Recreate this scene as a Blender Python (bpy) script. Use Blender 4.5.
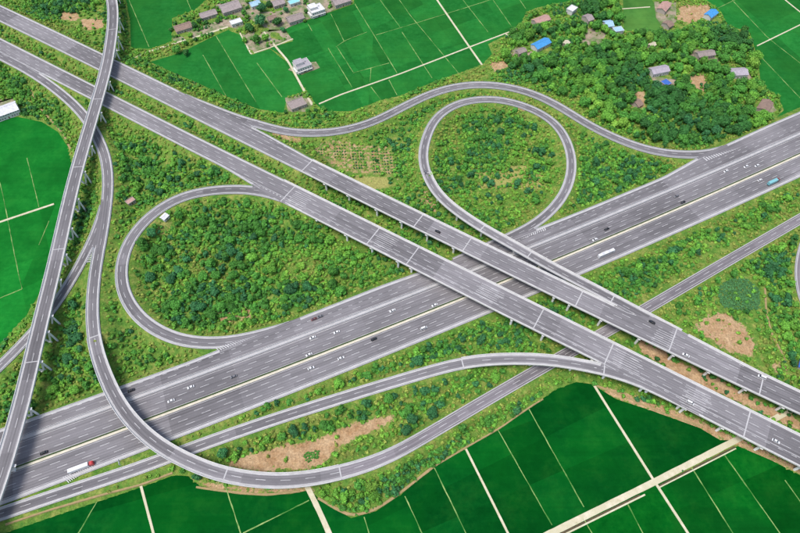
import bpy, bmesh, math, random
import numpy as np
from mathutils import Vector, Matrix

random.seed(7); rng = np.random.default_rng(7)
scene = bpy.context.scene
for o in list(bpy.data.objects): bpy.data.objects.remove(o)
COL = scene.collection

# ------------------------------------------------------------------ camera, sky, sun, exposure
F_PX, CX, CY = 560.0, 400.0, 266.5          # focal length and centre in photograph pixels (800 x 533)
TH = math.radians(56.7); DIST = 0.78 * F_PX
CAM = np.array([0, -DIST * math.cos(TH), DIST * math.sin(TH)])
FWD = np.array([0, math.cos(TH), -math.sin(TH)]); UPV = np.array([0, math.sin(TH), math.cos(TH)])
cd = bpy.data.cameras.new('camera'); cam = bpy.data.objects.new('camera', cd); COL.objects.link(cam)
cam.location = CAM; cam.rotation_euler = (math.pi / 2 - TH, 0, 0)
cd.sensor_fit = 'HORIZONTAL'; cd.sensor_width = 36; cd.lens = 36 * F_PX / 800; cd.clip_start = 1; cd.clip_end = 9000
scene.camera = cam
SUN_EL, SUN_AZ = math.radians(69), math.radians(218)      # azimuth of the sun seen from above, from +X counter-clockwise
world = bpy.data.worlds.new('World'); scene.world = world; world.use_nodes = True
wn = world.node_tree; bgn = wn.nodes['Background']
sky = wn.nodes.new('ShaderNodeTexSky'); sky.sky_type = 'NISHITA'; sky.sun_disc = False
sky.sun_elevation = SUN_EL; sky.sun_rotation = math.pi / 2 - SUN_AZ
sky.air_density = 1.0; sky.dust_density = 3.0; sky.ozone_density = 1.0
wn.links.new(sky.outputs[0], bgn.inputs[0]); bgn.inputs[1].default_value = 0.105
sd = bpy.data.lights.new('sun', 'SUN'); sun = bpy.data.objects.new('sun', sd); COL.objects.link(sun)
sd.energy = 1.45; sd.angle = math.radians(24); sd.color = (1, 0.97, 0.93)
sun.rotation_euler = (math.pi / 2 - SUN_EL, 0, SUN_AZ + math.pi / 2)
sun.location = (0, 0, 600)
scene.view_settings.view_transform = 'Standard'; scene.view_settings.look = 'None'
scene.view_settings.exposure = 1.02; scene.view_settings.gamma = 1

def P(x, y, z=0.0):                           # the place on the level z that the photograph shows at pixel (x, y)
    d = FWD + np.array([1, 0, 0]) * (x - CX) / F_PX - UPV * (y - CY) / F_PX
    return CAM + d * ((z - CAM[2]) / d[2])
def pix(p):                                   # vectorised inverse of P
    q = np.asarray(p) - CAM; w = q @ FWD
    return CX + F_PX * q[..., 0] / w, CY - F_PX * (q @ UPV) / w

# ------------------------------------------------------------------ materials
MATS = {}
def N(nt, t, **kw):
    n = nt.nodes.new(t)
    for k, v in kw.items():
        if k in n.inputs: n.inputs[k].default_value = v
        else: setattr(n, k, v)
    return n
def mat(name, c1, c2=None, scale=0.3, rough=0.85, detail=6, spec=0.2, metal=0, c3=None, scale3=0.03, obj_var=0, bump=0):
    if name in MATS: return MATS[name]
    m = bpy.data.materials.new(name); m.use_nodes = True; nt = m.node_tree; b = nt.nodes['Principled BSDF']
    b.inputs['Roughness'].default_value = rough; b.inputs['Specular IOR Level'].default_value = spec; b.inputs['Metallic'].default_value = metal
    c2 = c2 or tuple(v * 0.8 for v in c1)
    geo = N(nt, 'ShaderNodeNewGeometry')
    no = N(nt, 'ShaderNodeTexNoise', Scale=scale, Detail=detail, Roughness=0.65); nt.links.new(geo.outputs['Position'], no.inputs['Vector'])
    rp = N(nt, 'ShaderNodeValToRGB'); rp.color_ramp.elements[0].position = 0.35; rp.color_ramp.elements[1].position = 0.65
    rp.color_ramp.elements[0].color = (*c1, 1); rp.color_ramp.elements[1].color = (*c2, 1); nt.links.new(no.outputs['Fac'], rp.inputs[0])
    out = rp.outputs[0]
    if c3:
        n3 = N(nt, 'ShaderNodeTexNoise', Scale=scale3, Detail=4, Roughness=0.6); nt.links.new(geo.outputs['Position'], n3.inputs['Vector'])
        r3 = N(nt, 'ShaderNodeValToRGB'); r3.color_ramp.elements[0].position = 0.42; r3.color_ramp.elements[1].position = 0.62
        nt.links.new(n3.outputs['Fac'], r3.inputs[0])
        mx = N(nt, 'ShaderNodeMix', data_type='RGBA'); nt.links.new(r3.outputs[0], mx.inputs[0]); nt.links.new(out, mx.inputs[6]); mx.inputs[7].default_value = (*c3, 1); out = mx.outputs[2]
    if obj_var:
        oi = N(nt, 'ShaderNodeObjectInfo'); mr = N(nt, 'ShaderNodeMapRange'); mr.inputs[3].default_value = 1 - obj_var; mr.inputs[4].default_value = 1 + obj_var
        nt.links.new(oi.outputs['Random'], mr.inputs[0])
        vm = N(nt, 'ShaderNodeVectorMath', operation='SCALE'); nt.links.new(out, vm.inputs[0]); nt.links.new(mr.outputs[0], vm.inputs['Scale']); out = vm.outputs[0]
    nt.links.new(out, b.inputs['Base Color'])
    if bump:
        bp = N(nt, 'ShaderNodeBump', Strength=bump, Distance=0.3); nt.links.new(no.outputs['Fac'], bp.inputs['Height']); nt.links.new(bp.outputs[0], b.inputs['Normal'])
    MATS[name] = m; return m

def road_mat(name, base, tint=(1.035, 0.985, 1.02), seg=0.12):
    m = bpy.data.materials.new(name); m.use_nodes = True; nt = m.node_tree; b = nt.nodes['Principled BSDF']
    b.inputs['Roughness'].default_value = 0.9; b.inputs['Specular IOR Level'].default_value = 0.15
    uv = N(nt, 'ShaderNodeUVMap'); geo = N(nt, 'ShaderNodeNewGeometry')
    mp = N(nt, 'ShaderNodeMapping'); mp.inputs['Scale'].default_value = (0.55, 0.006, 1); nt.links.new(uv.outputs[0], mp.inputs[0])   # tyre streaks run along the road
    n1 = N(nt, 'ShaderNodeTexNoise', Scale=1.0, Detail=5, Roughness=0.7); nt.links.new(mp.outputs[0], n1.inputs['Vector'])
    n2 = N(nt, 'ShaderNodeTexNoise', Scale=0.035, Detail=3, Roughness=0.6); nt.links.new(geo.outputs['Position'], n2.inputs['Vector'])
    n4 = N(nt, 'ShaderNodeTexNoise', Scale=1.3, Detail=4, Roughness=0.7); nt.links.new(geo.outputs['Position'], n4.inputs['Vector'])
    mp3 = N(nt, 'ShaderNodeMapping'); mp3.inputs['Scale'].default_value = (0.0, 0.021, 1); nt.links.new(uv.outputs[0], mp3.inputs[0])
    wt = N(nt, 'ShaderNodeTexWhiteNoise', noise_dimensions='1D'); sx = N(nt, 'ShaderNodeSeparateXYZ'); nt.links.new(mp3.outputs[0], sx.inputs[0])
    fl = N(nt, 'ShaderNodeMath', operation='FLOOR'); nt.links.new(sx.outputs[1], fl.inputs[0]); nt.links.new(fl.outputs[0], wt.inputs['W'])      # resurfaced lengths
    def mr(src, a, c):
        r = N(nt, 'ShaderNodeMapRange'); r.inputs[1].default_value = 0.25; r.inputs[2].default_value = 0.75
        r.inputs[3].default_value = a; r.inputs[4].default_value = c; nt.links.new(src, r.inputs[0]); return r.outputs[0]
    def mul(a, c):
        r = N(nt, 'ShaderNodeMath', operation='MULTIPLY'); nt.links.new(a, r.inputs[0]); nt.links.new(c, r.inputs[1]); return r.outputs[0]
    sl = N(nt, 'ShaderNodeSeparateXYZ'); nt.links.new(uv.outputs[0], sl.inputs[0])
    def mth(op, a, c): q = N(nt, 'ShaderNodeMath', operation=op); nt.links.new(a, q.inputs[0]); q.inputs[1].default_value = c; return q.outputs[0]
    lane = mth('FLOOR', mth('MULTIPLY', mth('SUBTRACT', sl.outputs[0], 1.7), 1 / 3.62), 0); cs = mth('FLOOR', mth('MULTIPLY', sl.outputs[1], 0.011), 0)
    cx = N(nt, 'ShaderNodeCombineXYZ'); nt.links.new(lane, cx.inputs[0]); nt.links.new(cs, cx.inputs[1]); w2 = N(nt, 'ShaderNodeTexWhiteNoise', noise_dimensions='2D'); nt.links.new(cx.outputs[0], w2.inputs['Vector'])
    track = mth('COSINE', mth('MULTIPLY', mth('SUBTRACT', sl.outputs[0], 1.7 + 0.9), 2 * math.pi / 1.81), 0)      # two wheel tracks in each lane
    tk = N(nt, 'ShaderNodeMapRange'); tk.inputs[1].default_value = -1; tk.inputs[2].default_value = 1; tk.inputs[3].default_value = 1.07; tk.inputs[4].default_value = 0.90; nt.links.new(track, tk.inputs[0])
    extra = mul(tk.outputs[0], mr(w2.outputs[0], 0.93, 1.07))
    v = mul(mul(mr(n1.outputs['Fac'], 0.66, 1.30), mr(n2.outputs['Fac'], 0.86, 1.14)), mul(mr(wt.outputs[0], 1 - seg, 1 + seg), mr(n4.outputs['Fac'], 0.9, 1.1)))
    vm = N(nt, 'ShaderNodeVectorMath', operation='SCALE'); vm.inputs[0].default_value = tuple(base * t for t in tint); nt.links.new(mul(v, extra), vm.inputs['Scale'])
    nt.links.new(vm.outputs[0], b.inputs['Base Color']); MATS[name] = m; return m

ASPH = road_mat('asphalt_main', 0.155); ASPH_DECK = road_mat('asphalt_deck', 0.165, seg=0.16); ASPH_RAMP = road_mat('asphalt_ramp', 0.145); ASPH_OLD = road_mat('asphalt_old', 0.17, (1.05, 0.96, 1.02))
CONC = mat('concrete_parapet', (0.60, 0.59, 0.56), (0.48, 0.47, 0.45), 0.25)
CONC_EDGE = mat('concrete_edge', (0.44, 0.43, 0.43), (0.36, 0.355, 0.35), 0.2)
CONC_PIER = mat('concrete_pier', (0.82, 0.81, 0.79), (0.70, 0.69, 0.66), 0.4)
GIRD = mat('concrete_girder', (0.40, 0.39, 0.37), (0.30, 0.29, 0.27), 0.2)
PAINT = mat('road_paint', (0.62, 0.61, 0.60), (0.34, 0.34, 0.34), 0.22)
MEDIAN = mat('median_cream', (0.60, 0.56, 0.45), (0.48, 0.45, 0.36), 0.3)
RAIL = mat('galvanised_rail', (0.5, 0.5, 0.5), (0.4, 0.4, 0.4), 0.5, rough=0.5, metal=0.3)
HEDGE = mat('median_hedge', (0.03, 0.06, 0.02), (0.06, 0.10, 0.03), 1.0)
PATHC = mat('path_concrete', (0.58, 0.53, 0.40), (0.44, 0.40, 0.26), 0.3, c3=(0.46, 0.43, 0.29), scale3=0.06)
BUND = mat('earth_bund', (0.30, 0.38, 0.13), (0.15, 0.27, 0.08), 0.35, c3=(0.05, 0.17, 0.03), scale3=0.07)
TRACK = mat('dirt_track', (0.34, 0.24, 0.12), (0.25, 0.2, 0.09), 0.35)
DITCH = mat('ditch_mud', (0.07, 0.05, 0.03), (0.1, 0.07, 0.04), 0.5)

# ------------------------------------------------------------------ mesh helpers
def obj(name, verts, faces, material, parent=None, uv=None, smooth=False, attr=None):
    me = bpy.data.meshes.new(name)
    me.from_pydata([tuple(map(float, v)) for v in verts], [], faces)
    me.materials.append(material); me.update()
    if uv is not None:
        l = me.uv_layers.new(name='UVMap'); li = np.zeros(len(me.loops), np.int32); me.loops.foreach_get('vertex_index', li)
        l.data.foreach_set('uv', np.asarray(uv, np.float32)[li].ravel())
    if smooth: me.polygons.foreach_set('use_smooth', [True] * len(me.polygons))
    o = bpy.data.objects.new(name, me); COL.objects.link(o)
    if parent is not None:
        o.parent = parent
        o.matrix_parent_inverse = Matrix.Translation(-Vector(parent.location)) if parent.type != 'EMPTY' or True else Matrix()
    return o
def np_obj(name, V, Q, material, tint=None, parent=None):       # big quad mesh from arrays
    me = bpy.data.meshes.new(name); nv, nq = len(V), len(Q); k = Q.shape[1]
    me.vertices.add(nv); me.vertices.foreach_set('co', V.astype(np.float32).ravel())
    me.loops.add(nq * k); me.loops.foreach_set('vertex_index', Q.astype(np.int32).ravel())
    me.polygons.add(nq); me.polygons.foreach_set('loop_start', np.arange(0, nq * k, k, dtype=np.int32))
    me.update(calc_edges=True)
    if tint is not None:
        a = me.attributes.new('tint', 'FLOAT_COLOR', 'POINT'); a.data.foreach_set('color', np.concatenate([tint, np.ones((nv, 1))], 1).astype(np.float32).ravel())
    me.materials.append(material); o = bpy.data.objects.new(name, me); COL.objects.link(o)
    if parent: o.parent = parent
    return o
def thing(name, label, cat, loc=(0, 0, 0), rotz=0.0, group=None):
    o = bpy.data.objects.new(name, None); o.empty_display_size = 1; COL.objects.link(o)
    o.location = [float(v) for v in loc]; o.rotation_euler = (0, 0, rotz); o['label'] = label; o['category'] = cat
    if group: o['group'] = group
    return o
def tag(o, label=None, cat=None, group=None, kind=None):
    for k, v in (('label', label), ('category', cat), ('group', group), ('kind', kind)):
        if v: o[k] = v
    return o
class MB:
    def __init__(s): s.v = []; s.f = []
    def add(s, v, f):
        b = len(s.v); s.v += [tuple(p) for p in v]; s.f += [tuple(i + b for i in q) for q in f]
    def hexa(s, b, t):                         # bottom and top rings, counter-clockwise from above
        n = len(b); s.add(list(b) + list(t), [tuple(range(n))[::-1], tuple(range(n, 2 * n))] + [(i, (i + 1) % n, n + (i + 1) % n, n + i) for i in range(n)])
    def box(s, x0, x1, y0, y1, z0, z1, tx=0, ty=0):
        s.hexa([(x0, y0, z0), (x1, y0, z0), (x1, y1, z0), (x0, y1, z0)], [(x0 + tx, y0 + ty, z1), (x1 - tx, y0 + ty, z1), (x1 - tx, y1 - ty, z1), (x0 + tx, y1 - ty, z1)])
    def tube(s, a, b, r0, r1, n=8):
        a = Vector(a); b = Vector(b); d = (b - a).normalized(); x = d.orthogonal().normalized(); y = d.cross(x)
        ring = lambda c, r: [c + x * (r * math.cos(2 * math.pi * i / n)) + y * (r * math.sin(2 * math.pi * i / n)) for i in range(n)]
        s.hexa(ring(a, r0), ring(b, r1))
    def build(s, name, m, parent=None, smooth=False):   # parts are written in their parent's own space
        me = bpy.data.meshes.new(name); me.from_pydata([tuple(map(float, v)) for v in s.v], [], s.f); me.materials.append(m); me.update()
        if smooth: me.polygons.foreach_set('use_smooth', [True] * len(me.polygons))
        o = bpy.data.objects.new(name, me); COL.objects.link(o)
        if parent is not None: o.parent = parent
        return o
def child(name, me, parent):
    o = bpy.data.objects.new(name, me); COL.objects.link(o); o.parent = parent; return o

# ------------------------------------------------------------------ road lines
ROADS = {}
class Road: pass
def resample(W, U, step):
    d = np.r_[0, np.cumsum(np.linalg.norm(np.diff(W[:, :2], axis=0), axis=1))]
    n = max(3, int(d[-1] / step) + 1); s = np.linspace(0, d[-1], n)
    return np.stack([np.interp(s, d, W[:, k]) for k in range(3)], 1), np.interp(s, d, U), s
def finish(r):
    T = np.gradient(r.C[:, :2], axis=0); T /= np.linalg.norm(T, axis=1)[:, None]
    r.T = T; r.Nl = np.stack([-T[:, 1], T[:, 0]], 1)
    r.s = np.r_[0, np.cumsum(np.linalg.norm(np.diff(r.C[:, :2], axis=0), axis=1))]
    return r
def main_line(key, pts, zs, wl, wr, deg=3, ext=(90, 90), step=4):
    """a nearly straight road through pixel points; zs, wl, wr are (pixel x, value) tables"""
    xs = [p[0] for p in pts]; zf = lambda x: np.interp(x, [a for a, _ in zs], [b for _, b in zs])
    W = np.array([P(x, y, zf(x)) for x, y in pts]); a, b = W[0, :2], W[-1, :2]; L = np.linalg.norm(b - a); e = (b - a) / L; n = np.array([-e[1], e[0]])
    t = (W[:, :2] - a) @ e; k = (W[:, :2] - a) @ n; pf = np.polyfit(t, k, deg)
    tt = np.arange(0, L + step, step); kk = np.polyval(pf, tt)
    XY = a + np.outer(tt, e) + np.outer(kk, n)
    def ex(p, q, d): v = (p - q) / np.linalg.norm(p - q); return [p + v * m for m in np.arange(step, d, step)]
    pre = ex(XY[0], XY[3], ext[0])[::-1]; post = ex(XY[-1], XY[-4], ext[1]); XY = np.array(pre + list(XY) + post)
    U = np.interp(np.arange(len(XY)) * step - len(pre) * step, t, xs, left=xs[0], right=xs[-1])
    # smooth height
    Z = zf(U); kz = np.ones(15) / 15; Z = np.convolve(np.pad(Z, 7, 'edge'), kz, 'valid')
    r = Road(); r.C = np.c_[XY, Z]; r.U = U; r.key = key
    sm = lambda tb: np.convolve(np.pad(np.interp(U, [a for a, _ in tb], [b for _, b in tb]), 2, 'edge'), np.ones(5) / 5, 'valid')
    r.wl = sm(wl); r.wr = sm(wr); ROADS[key] = finish(r); return r
def ramp_line(key, pts, w, step=2.5, ext=(0, 0), smooth=9):
    """a curving road through (pixel x, pixel y, height) points; U is the control-point index"""
    W = np.array([P(x, y, z) for x, y, z in pts]); n = len(W); out = []; U = []
    for i in range(n - 1):
        p0, p1, p2, p3 = W[max(i - 1, 0)], W[i], W[i + 1], W[min(i + 2, n - 1)]
        for t in np.linspace(0, 1, 16, endpoint=False):
            out.append(0.5 * (2 * p1 + (p2 - p0) * t + (2 * p0 - 5 * p1 + 4 * p2 - p3) * t * t + (3 * p1 - p0 - 3 * p2 + p3) * t ** 3)); U.append(i + t)
    out.append(W[-1]); U.append(n - 1.0); C, U, s = resample(np.array(out), np.array(U), step)
    for _ in range(3):
        k = np.ones(smooth) / smooth; h = smooth // 2
        for c in range(3):
            a = C[:, c]; pad = np.r_[2 * a[0] - a[h:0:-1], a, 2 * a[-1] - a[-2:-h - 2:-1]]; C[:, c] = np.convolve(pad, k, 'valid')
    C, U, s = resample(C, U, step)
    r = Road(); r.C = C; r.U = U; r.key = key; r.wl = np.full(len(C), w / 2); r.wr = np.full(len(C), w / 2); ROADS[key] = finish(r); return r

Z_V = [(-40, 8.4), (0, 8.5), (200, 9.5), (310, 11.5), (480, 12.7), (600, 12.7), (800, 11.2)]
M = main_line('M', [(0, 474), (128, 428), (200, 400.5), (250, 381), (400, 324), (553, 261), (600, 242), (700, 198), (800, 155)], [(0, 4.5), (800, 4.5)],
              [(0, 30.5), (200, 31), (300, 33.5), (400, 35), (500, 33), (600, 32.5), (690, 33), (730, 38), (800, 40)], [(0, 19.3), (800, 19.3)], deg=2)
VU = main_line('VU', [(0, 21), (55, 50), (98, 72), (151, 95), (200, 121), (255, 148), (310, 176), (363, 205), (400, 220.5), (460, 252), (490, 266), (566, 302), (600, 319.5), (673, 354), (708, 371.5), (746, 389.5), (800, 415)],
               Z_V, [(0, 20), (200, 20.5), (250, 20), (300, 16.8), (460, 16.5), (634, 16.5), (642, 22.5), (664, 21.5), (700, 19.8), (755, 17.6), (800, 17)], [(0, 0.0), (800, 0.0)])
VL = main_line('VL', [(0, 38), (63, 69), (121, 100), (200, 138.5), (300, 187), (400, 236), (455, 265), (508, 288), (546, 309), (600, 335), (650, 362), (700, 386), (731, 400), (800, 433)],
               Z_V, [(0, 0.0), (800, 0.0)], [(0, 15.5), (240, 16), (290, 20.5), (520, 20.8), (600, 20), (660, 20.5), (690, 21.3), (800, 21.3)])
LV = ramp_line('LV', [(88, -75, 16.5), (99, -45, 17), (107, -18, 17.4), (112, 0, 17.5), (113.3, 19, 17.5), (110, 48, 17.5), (104, 77, 17.5), (87.5, 134, 17), (76, 174, 17), (65, 220, 16.8), (54.5, 267, 16.6), (40.5, 324, 16.2), (22.5, 400, 15.8), (11, 441, 15.5), (-2, 484, 15), (-25, 545, 14.5), (-45, 595, 14)], 11.2, smooth=11)
R1 = ramp_line('R1', [(-70, 17, 8.4), (-35, 37, 8.4), (0, 56, 8.5), (25, 69, 8.5), (50, 85, 8.5), (72, 103, 8.5), (88, 121, 8.6), (99, 141, 8.7), (105.5, 158, 8.8), (108, 186, 9), (103.5, 226, 9.3), (96, 266, 9.8), (92.3, 302, 10.3), (93.6, 335, 10.8), (100.5, 363, 11.4), (115.5, 398, 12), (133.5, 423, 12.3), (157, 444, 12.4), (181, 458, 12.1), (200, 466.5, 11.8), (225, 475, 11.2), (268, 481, 10), (307, 479, 8.8), (342, 472, 7.6), (373, 462.5, 6.4), (400, 450.5, 5.2), (444, 425, 3.6), (481, 403, 2.4), (538, 370, 1.5), (600, 335, 1.3), (648, 307.5, 1.4), (719, 266, 1.6), (800, 219, 2), (850, 190, 2.2)], 9.4, smooth=7)
R1.wl = np.interp(R1.U, [23, 26], [4.7, 4.2]); R1.wr = R1.wl.copy()
R1B = ramp_line('R1B', [(104.5, 205, 9.1), (99, 224, 9.2), (91, 245, 8.7), (80, 266, 8.2), (53, 308, 7), (28, 338, 6.3), (0, 366, 5.5), (-30, 394, 5), (-60, 420, 4.7)], 8.2)
R2 = ramp_line('R2', [(-90, 543, 4.47), (-45, 529, 4.47), (0, 514, 4.47), (70, 490.5, 4.47), (136, 469, 4.5), (200, 445, 4.7), (269, 421, 5.1), (338, 399, 5.7), (400, 380, 6.6), (459, 363.5, 8), (500, 359, 9.3), (551, 360, 10.8), (600, 369.3, 12), (625, 375.3, 12.3), (655, 387.8, 12.3), (688, 404, 12.2)], 8.6)
R3 = ramp_line('R3', [(310, 209, 11.35), (290, 200, 11), (262, 191.5, 10.55), (233, 189, 10.3), (200, 192, 9.7), (178, 198, 9.2), (153, 213, 8.7), (133, 234, 8.2), (124.3, 251, 7.8), (120.5, 268, 7.4), (122.5, 291, 6.9), (136, 314.5, 6.4), (157, 331, 5.8), (178.5, 340, 5.3), (200, 343, 4.9), (230, 342, 4.55), (270, 333, 4.46), (310, 320.5, 4.46), (350, 307, 4.46)], 9.6)
R4 = ramp_line('R4', [(455, 262, 4.46), (490, 246, 4.46), (515, 234.5, 4.5), (538, 222, 4.7), (560, 201, 5), (570.5, 178.5, 5.4), (571.5, 155, 5.8), (562, 131, 6.2), (549, 118, 6.5), (530, 108, 6.8), (505, 100.3, 7.2), (480, 99, 7.6), (456, 104, 8.1), (436.5, 117, 8.6), (427.5, 134, 9.1), (422.3, 157, 9.7), (429, 180.5, 10.5), (444, 201, 11.2), (478, 225.5, 12), (506, 241, 12.5), (530, 255, 12.66), (560, 271.5, 12.7), (600, 292, 12.7), (640, 313.5, 12.45), (680, 334.5, 12.1)], 8.6)
R5 = ramp_line('R5', [(165, 90, 9.2), (210, 108, 9.35), (240, 120, 9), (270, 129, 8.3), (298, 133, 7.6), (335, 132, 6.7), (372, 122.5, 5.8), (402, 107.5, 5), (433, 93, 4.5), (463, 85.5, 4.1), (493, 85, 4), (525, 91, 4), (555, 104, 4), (595, 128.5, 4), (638, 147, 4.2), (668, 153.5, 4.35), (705, 154.5, 4.46), (742, 144, 4.46), (780, 128, 4.46)], 9.4)
R6 = ramp_line('R6', [(835, 180, 2), (812, 225, 2), (801, 255, 2), (799, 275, 2), (803, 300, 2), (822, 335, 2), (850, 365, 2)], 7)
# where a ramp runs onto a main road it takes that road's height, a few centimetres lower
def clamp(rk, mk):
    r = ROADS[rk]; m = ROADS[mk]; tgt = np.full(len(r.C), np.nan)
    for i in range(len(r.C)):
        for lat in (-r.wr[i], 0, r.wl[i]):
            p = r.C[i, :2] + r.Nl[i] * lat; j = int(np.argmin(((m.C[:, :2] - p) ** 2).sum(1))); d = p - m.C[j, :2]
            if abs(d @ m.T[j]) < 4 and -m.wr[j] - 0.3 < d @ m.Nl[j] < m.wl[j] + 0.3 and abs(r.C[i, 2] - m.C[j, 2]) < 2.0: tgt[i] = m.C[j, 2] - 0.05
    ok = ~np.isnan(tgt)
    if not ok.any(): return
    idx = np.arange(len(tgt)); near = np.array([np.abs(idx[ok] - i).min() for i in idx]); src = np.array([idx[ok][np.abs(idx[ok] - i).argmin()] for i in idx])
    w = np.clip(1 - near / 16.0, 0, 1); w = w * w * (3 - 2 * w); r.C[:, 2] += w * (tgt[src] - r.C[src, 2])
for a_, b_ in (('R5', 'VU'), ('R5', 'M'), ('R3', 'VL'), ('R3', 'M'), ('R4', 'M'), ('R4', 'VU'), ('R2', 'M'), ('R2', 'VL'), ('R1', 'VL'), ('R1B', 'R1')): clamp(a_, b_)
PROF = {'VU': (300, 9999), 'VL': (285, 9999), 'LV': (-1, 99), 'R1': (13, 23), 'R2': (9, 99), 'R4': (15.6, 99)}   # stretches carried on piers, in each road's own U
for k, r in ROADS.items():
    a, b = PROF.get(k, (1e9, 1e9)); r.deck = (r.U >= a) & (r.U <= b)
KEYS = list(ROADS)

def at_lat(r, i, lat, dz=0.0):
    c = r.C[i]; n = r.Nl[i]; return np.array([c[0] + n[0] * lat, c[1] + n[1] * lat, c[2] + dz])
def inside_other(key, p, margin=0.5, dzmax=2.0, skip=()):
    for k in KEYS:
        if k == key or k in skip: continue
        r = ROADS[k]; d = r.C[:, :2] - p[:2]; j = int(np.argmin((d ** 2).sum(1)))
        if abs(r.C[j, 2] - p[2]) > dzmax: continue
        lat = (p[:2] - r.C[j, :2]) @ r.Nl[j]; al = (p[:2] - r.C[j, :2]) @ r.T[j]
        if abs(al) < 4 and -r.wr[j] + margin < lat < r.wl[j] - margin: return True
    return False
def sweep(name, r, idx, prof, material, parent, uv=False, loop=True, caps=True):
    """sweep a cross-section along stations idx; prof(i) gives [(lateral, height above the centre line)]"""
    V = []; UV = []; n = None
    for i in idx:
        pr = prof(i); n = len(pr)
        for lat, dz in pr: V.append(at_lat(r, i, lat, dz)); UV.append((lat, r.s[i]))
    Fc = []; m = n if loop else n - 1
    for a in range(len(idx) - 1):
        for k in range(m):
            k2 = (k + 1) % n; Fc.append((a * n + k, a * n + k2, (a + 1) * n + k2, (a + 1) * n + k))
    if loop and caps: Fc += [tuple(range(n))[::-1], tuple((len(idx) - 1) * n + k for k in range(n))]
    V = np.array(V)
    if parent is not None: V = V - np.array(parent.location)
    o = obj(name, V, Fc, material, None, UV if uv else None)
    if parent is not None: o.parent = parent
    return o
def runs(mask):
    out = []; cur = []
    for i, m in enumerate(mask):
        if m: cur.append(i)
        elif cur: out.append(cur); cur = []
    if cur: out.append(cur)
    return [c for c in out if len(c) > 2]
def strips(r, pieces, name, material, parent, dz=0.03, kind='stuff'):
    """flat paint: pieces are (s0, s1, lateral0, lateral1) laid on the road surface, joined"""
    V = []; Fc = []; off = np.array(parent.location) if parent else np.zeros(3)
    sx = r.s
    def pt(s, lat):
        x = np.interp(s, sx, r.C[:, 0]); y = np.interp(s, sx, r.C[:, 1]); z = np.interp(s, sx, r.C[:, 2]); nx = np.interp(s, sx, r.Nl[:, 0]); ny = np.interp(s, sx, r.Nl[:, 1])
        return np.array([x + nx * lat, y + ny * lat, z + dz]) - off
    for s0, s1, l0, l1 in pieces:
        ns = max(1, int((s1 - s0) / 6)); b = len(V)
        f0 = l0 if callable(l0) else (lambda s, q=l0: q); f1 = l1 if callable(l1) else (lambda s, q=l1: q)
        for k in range(ns + 1):
            s = s0 + (s1 - s0) * k / ns; V += [pt(s, f0(s)), pt(s, f1(s))]
        Fc += [(b + 2 * k, b + 2 * k + 1, b + 2 * k + 3, b + 2 * k + 2) for k in range(ns)]
    if not V: return None
    o = obj(name, V, Fc, material); o.parent = parent
    if kind: o['kind'] = kind
    return o

# ------------------------------------------------------------------ land use: paddies, bare soil, yards (pixel outlines on the ground)
def inpoly(X, Y, poly):
    poly = np.asarray(poly); r = np.zeros(X.shape, bool); j = len(poly) - 1
    for i in range(len(poly)):
        xi, yi = poly[i]; xj, yj = poly[j]
        c = ((yi > Y) != (yj > Y)) & (X < (xj - xi) * (Y - yi) / (yj - yi + 1e-12) + xi); r ^= c; j = i
    return r
def gp(poly, z=0.0): return np.array([P(x, y, z)[:2] for x, y in poly])
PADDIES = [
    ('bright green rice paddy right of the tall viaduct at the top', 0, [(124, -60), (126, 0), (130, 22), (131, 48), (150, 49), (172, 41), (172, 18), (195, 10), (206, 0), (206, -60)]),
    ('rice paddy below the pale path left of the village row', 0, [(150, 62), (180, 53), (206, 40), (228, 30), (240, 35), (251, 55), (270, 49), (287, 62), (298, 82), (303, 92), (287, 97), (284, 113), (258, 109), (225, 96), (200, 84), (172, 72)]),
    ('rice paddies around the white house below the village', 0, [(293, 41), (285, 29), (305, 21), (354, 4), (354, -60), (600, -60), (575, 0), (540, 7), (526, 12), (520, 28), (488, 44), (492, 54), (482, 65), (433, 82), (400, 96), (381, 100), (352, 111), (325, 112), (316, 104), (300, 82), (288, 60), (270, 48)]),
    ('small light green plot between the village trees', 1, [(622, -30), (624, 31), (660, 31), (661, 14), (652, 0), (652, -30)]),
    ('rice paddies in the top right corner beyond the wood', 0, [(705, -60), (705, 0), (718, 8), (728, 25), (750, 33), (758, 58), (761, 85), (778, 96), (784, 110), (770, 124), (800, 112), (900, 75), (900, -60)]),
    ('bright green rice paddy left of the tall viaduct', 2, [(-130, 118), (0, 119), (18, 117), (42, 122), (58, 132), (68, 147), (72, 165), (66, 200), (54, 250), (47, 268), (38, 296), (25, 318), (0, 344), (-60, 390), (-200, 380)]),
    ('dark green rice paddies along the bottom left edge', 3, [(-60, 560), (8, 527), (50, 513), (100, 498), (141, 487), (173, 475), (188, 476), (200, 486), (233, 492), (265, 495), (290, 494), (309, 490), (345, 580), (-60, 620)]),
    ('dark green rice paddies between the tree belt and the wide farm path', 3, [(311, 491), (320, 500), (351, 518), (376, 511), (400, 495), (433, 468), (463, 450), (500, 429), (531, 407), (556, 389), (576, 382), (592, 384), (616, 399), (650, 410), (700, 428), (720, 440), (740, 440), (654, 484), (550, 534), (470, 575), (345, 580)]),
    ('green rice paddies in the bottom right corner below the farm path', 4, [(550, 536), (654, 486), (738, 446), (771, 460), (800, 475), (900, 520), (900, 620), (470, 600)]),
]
GARDEN = [(312, 150), (330, 142), (392, 146), (398, 180), (380, 176), (352, 174), (330, 166)]
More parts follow.
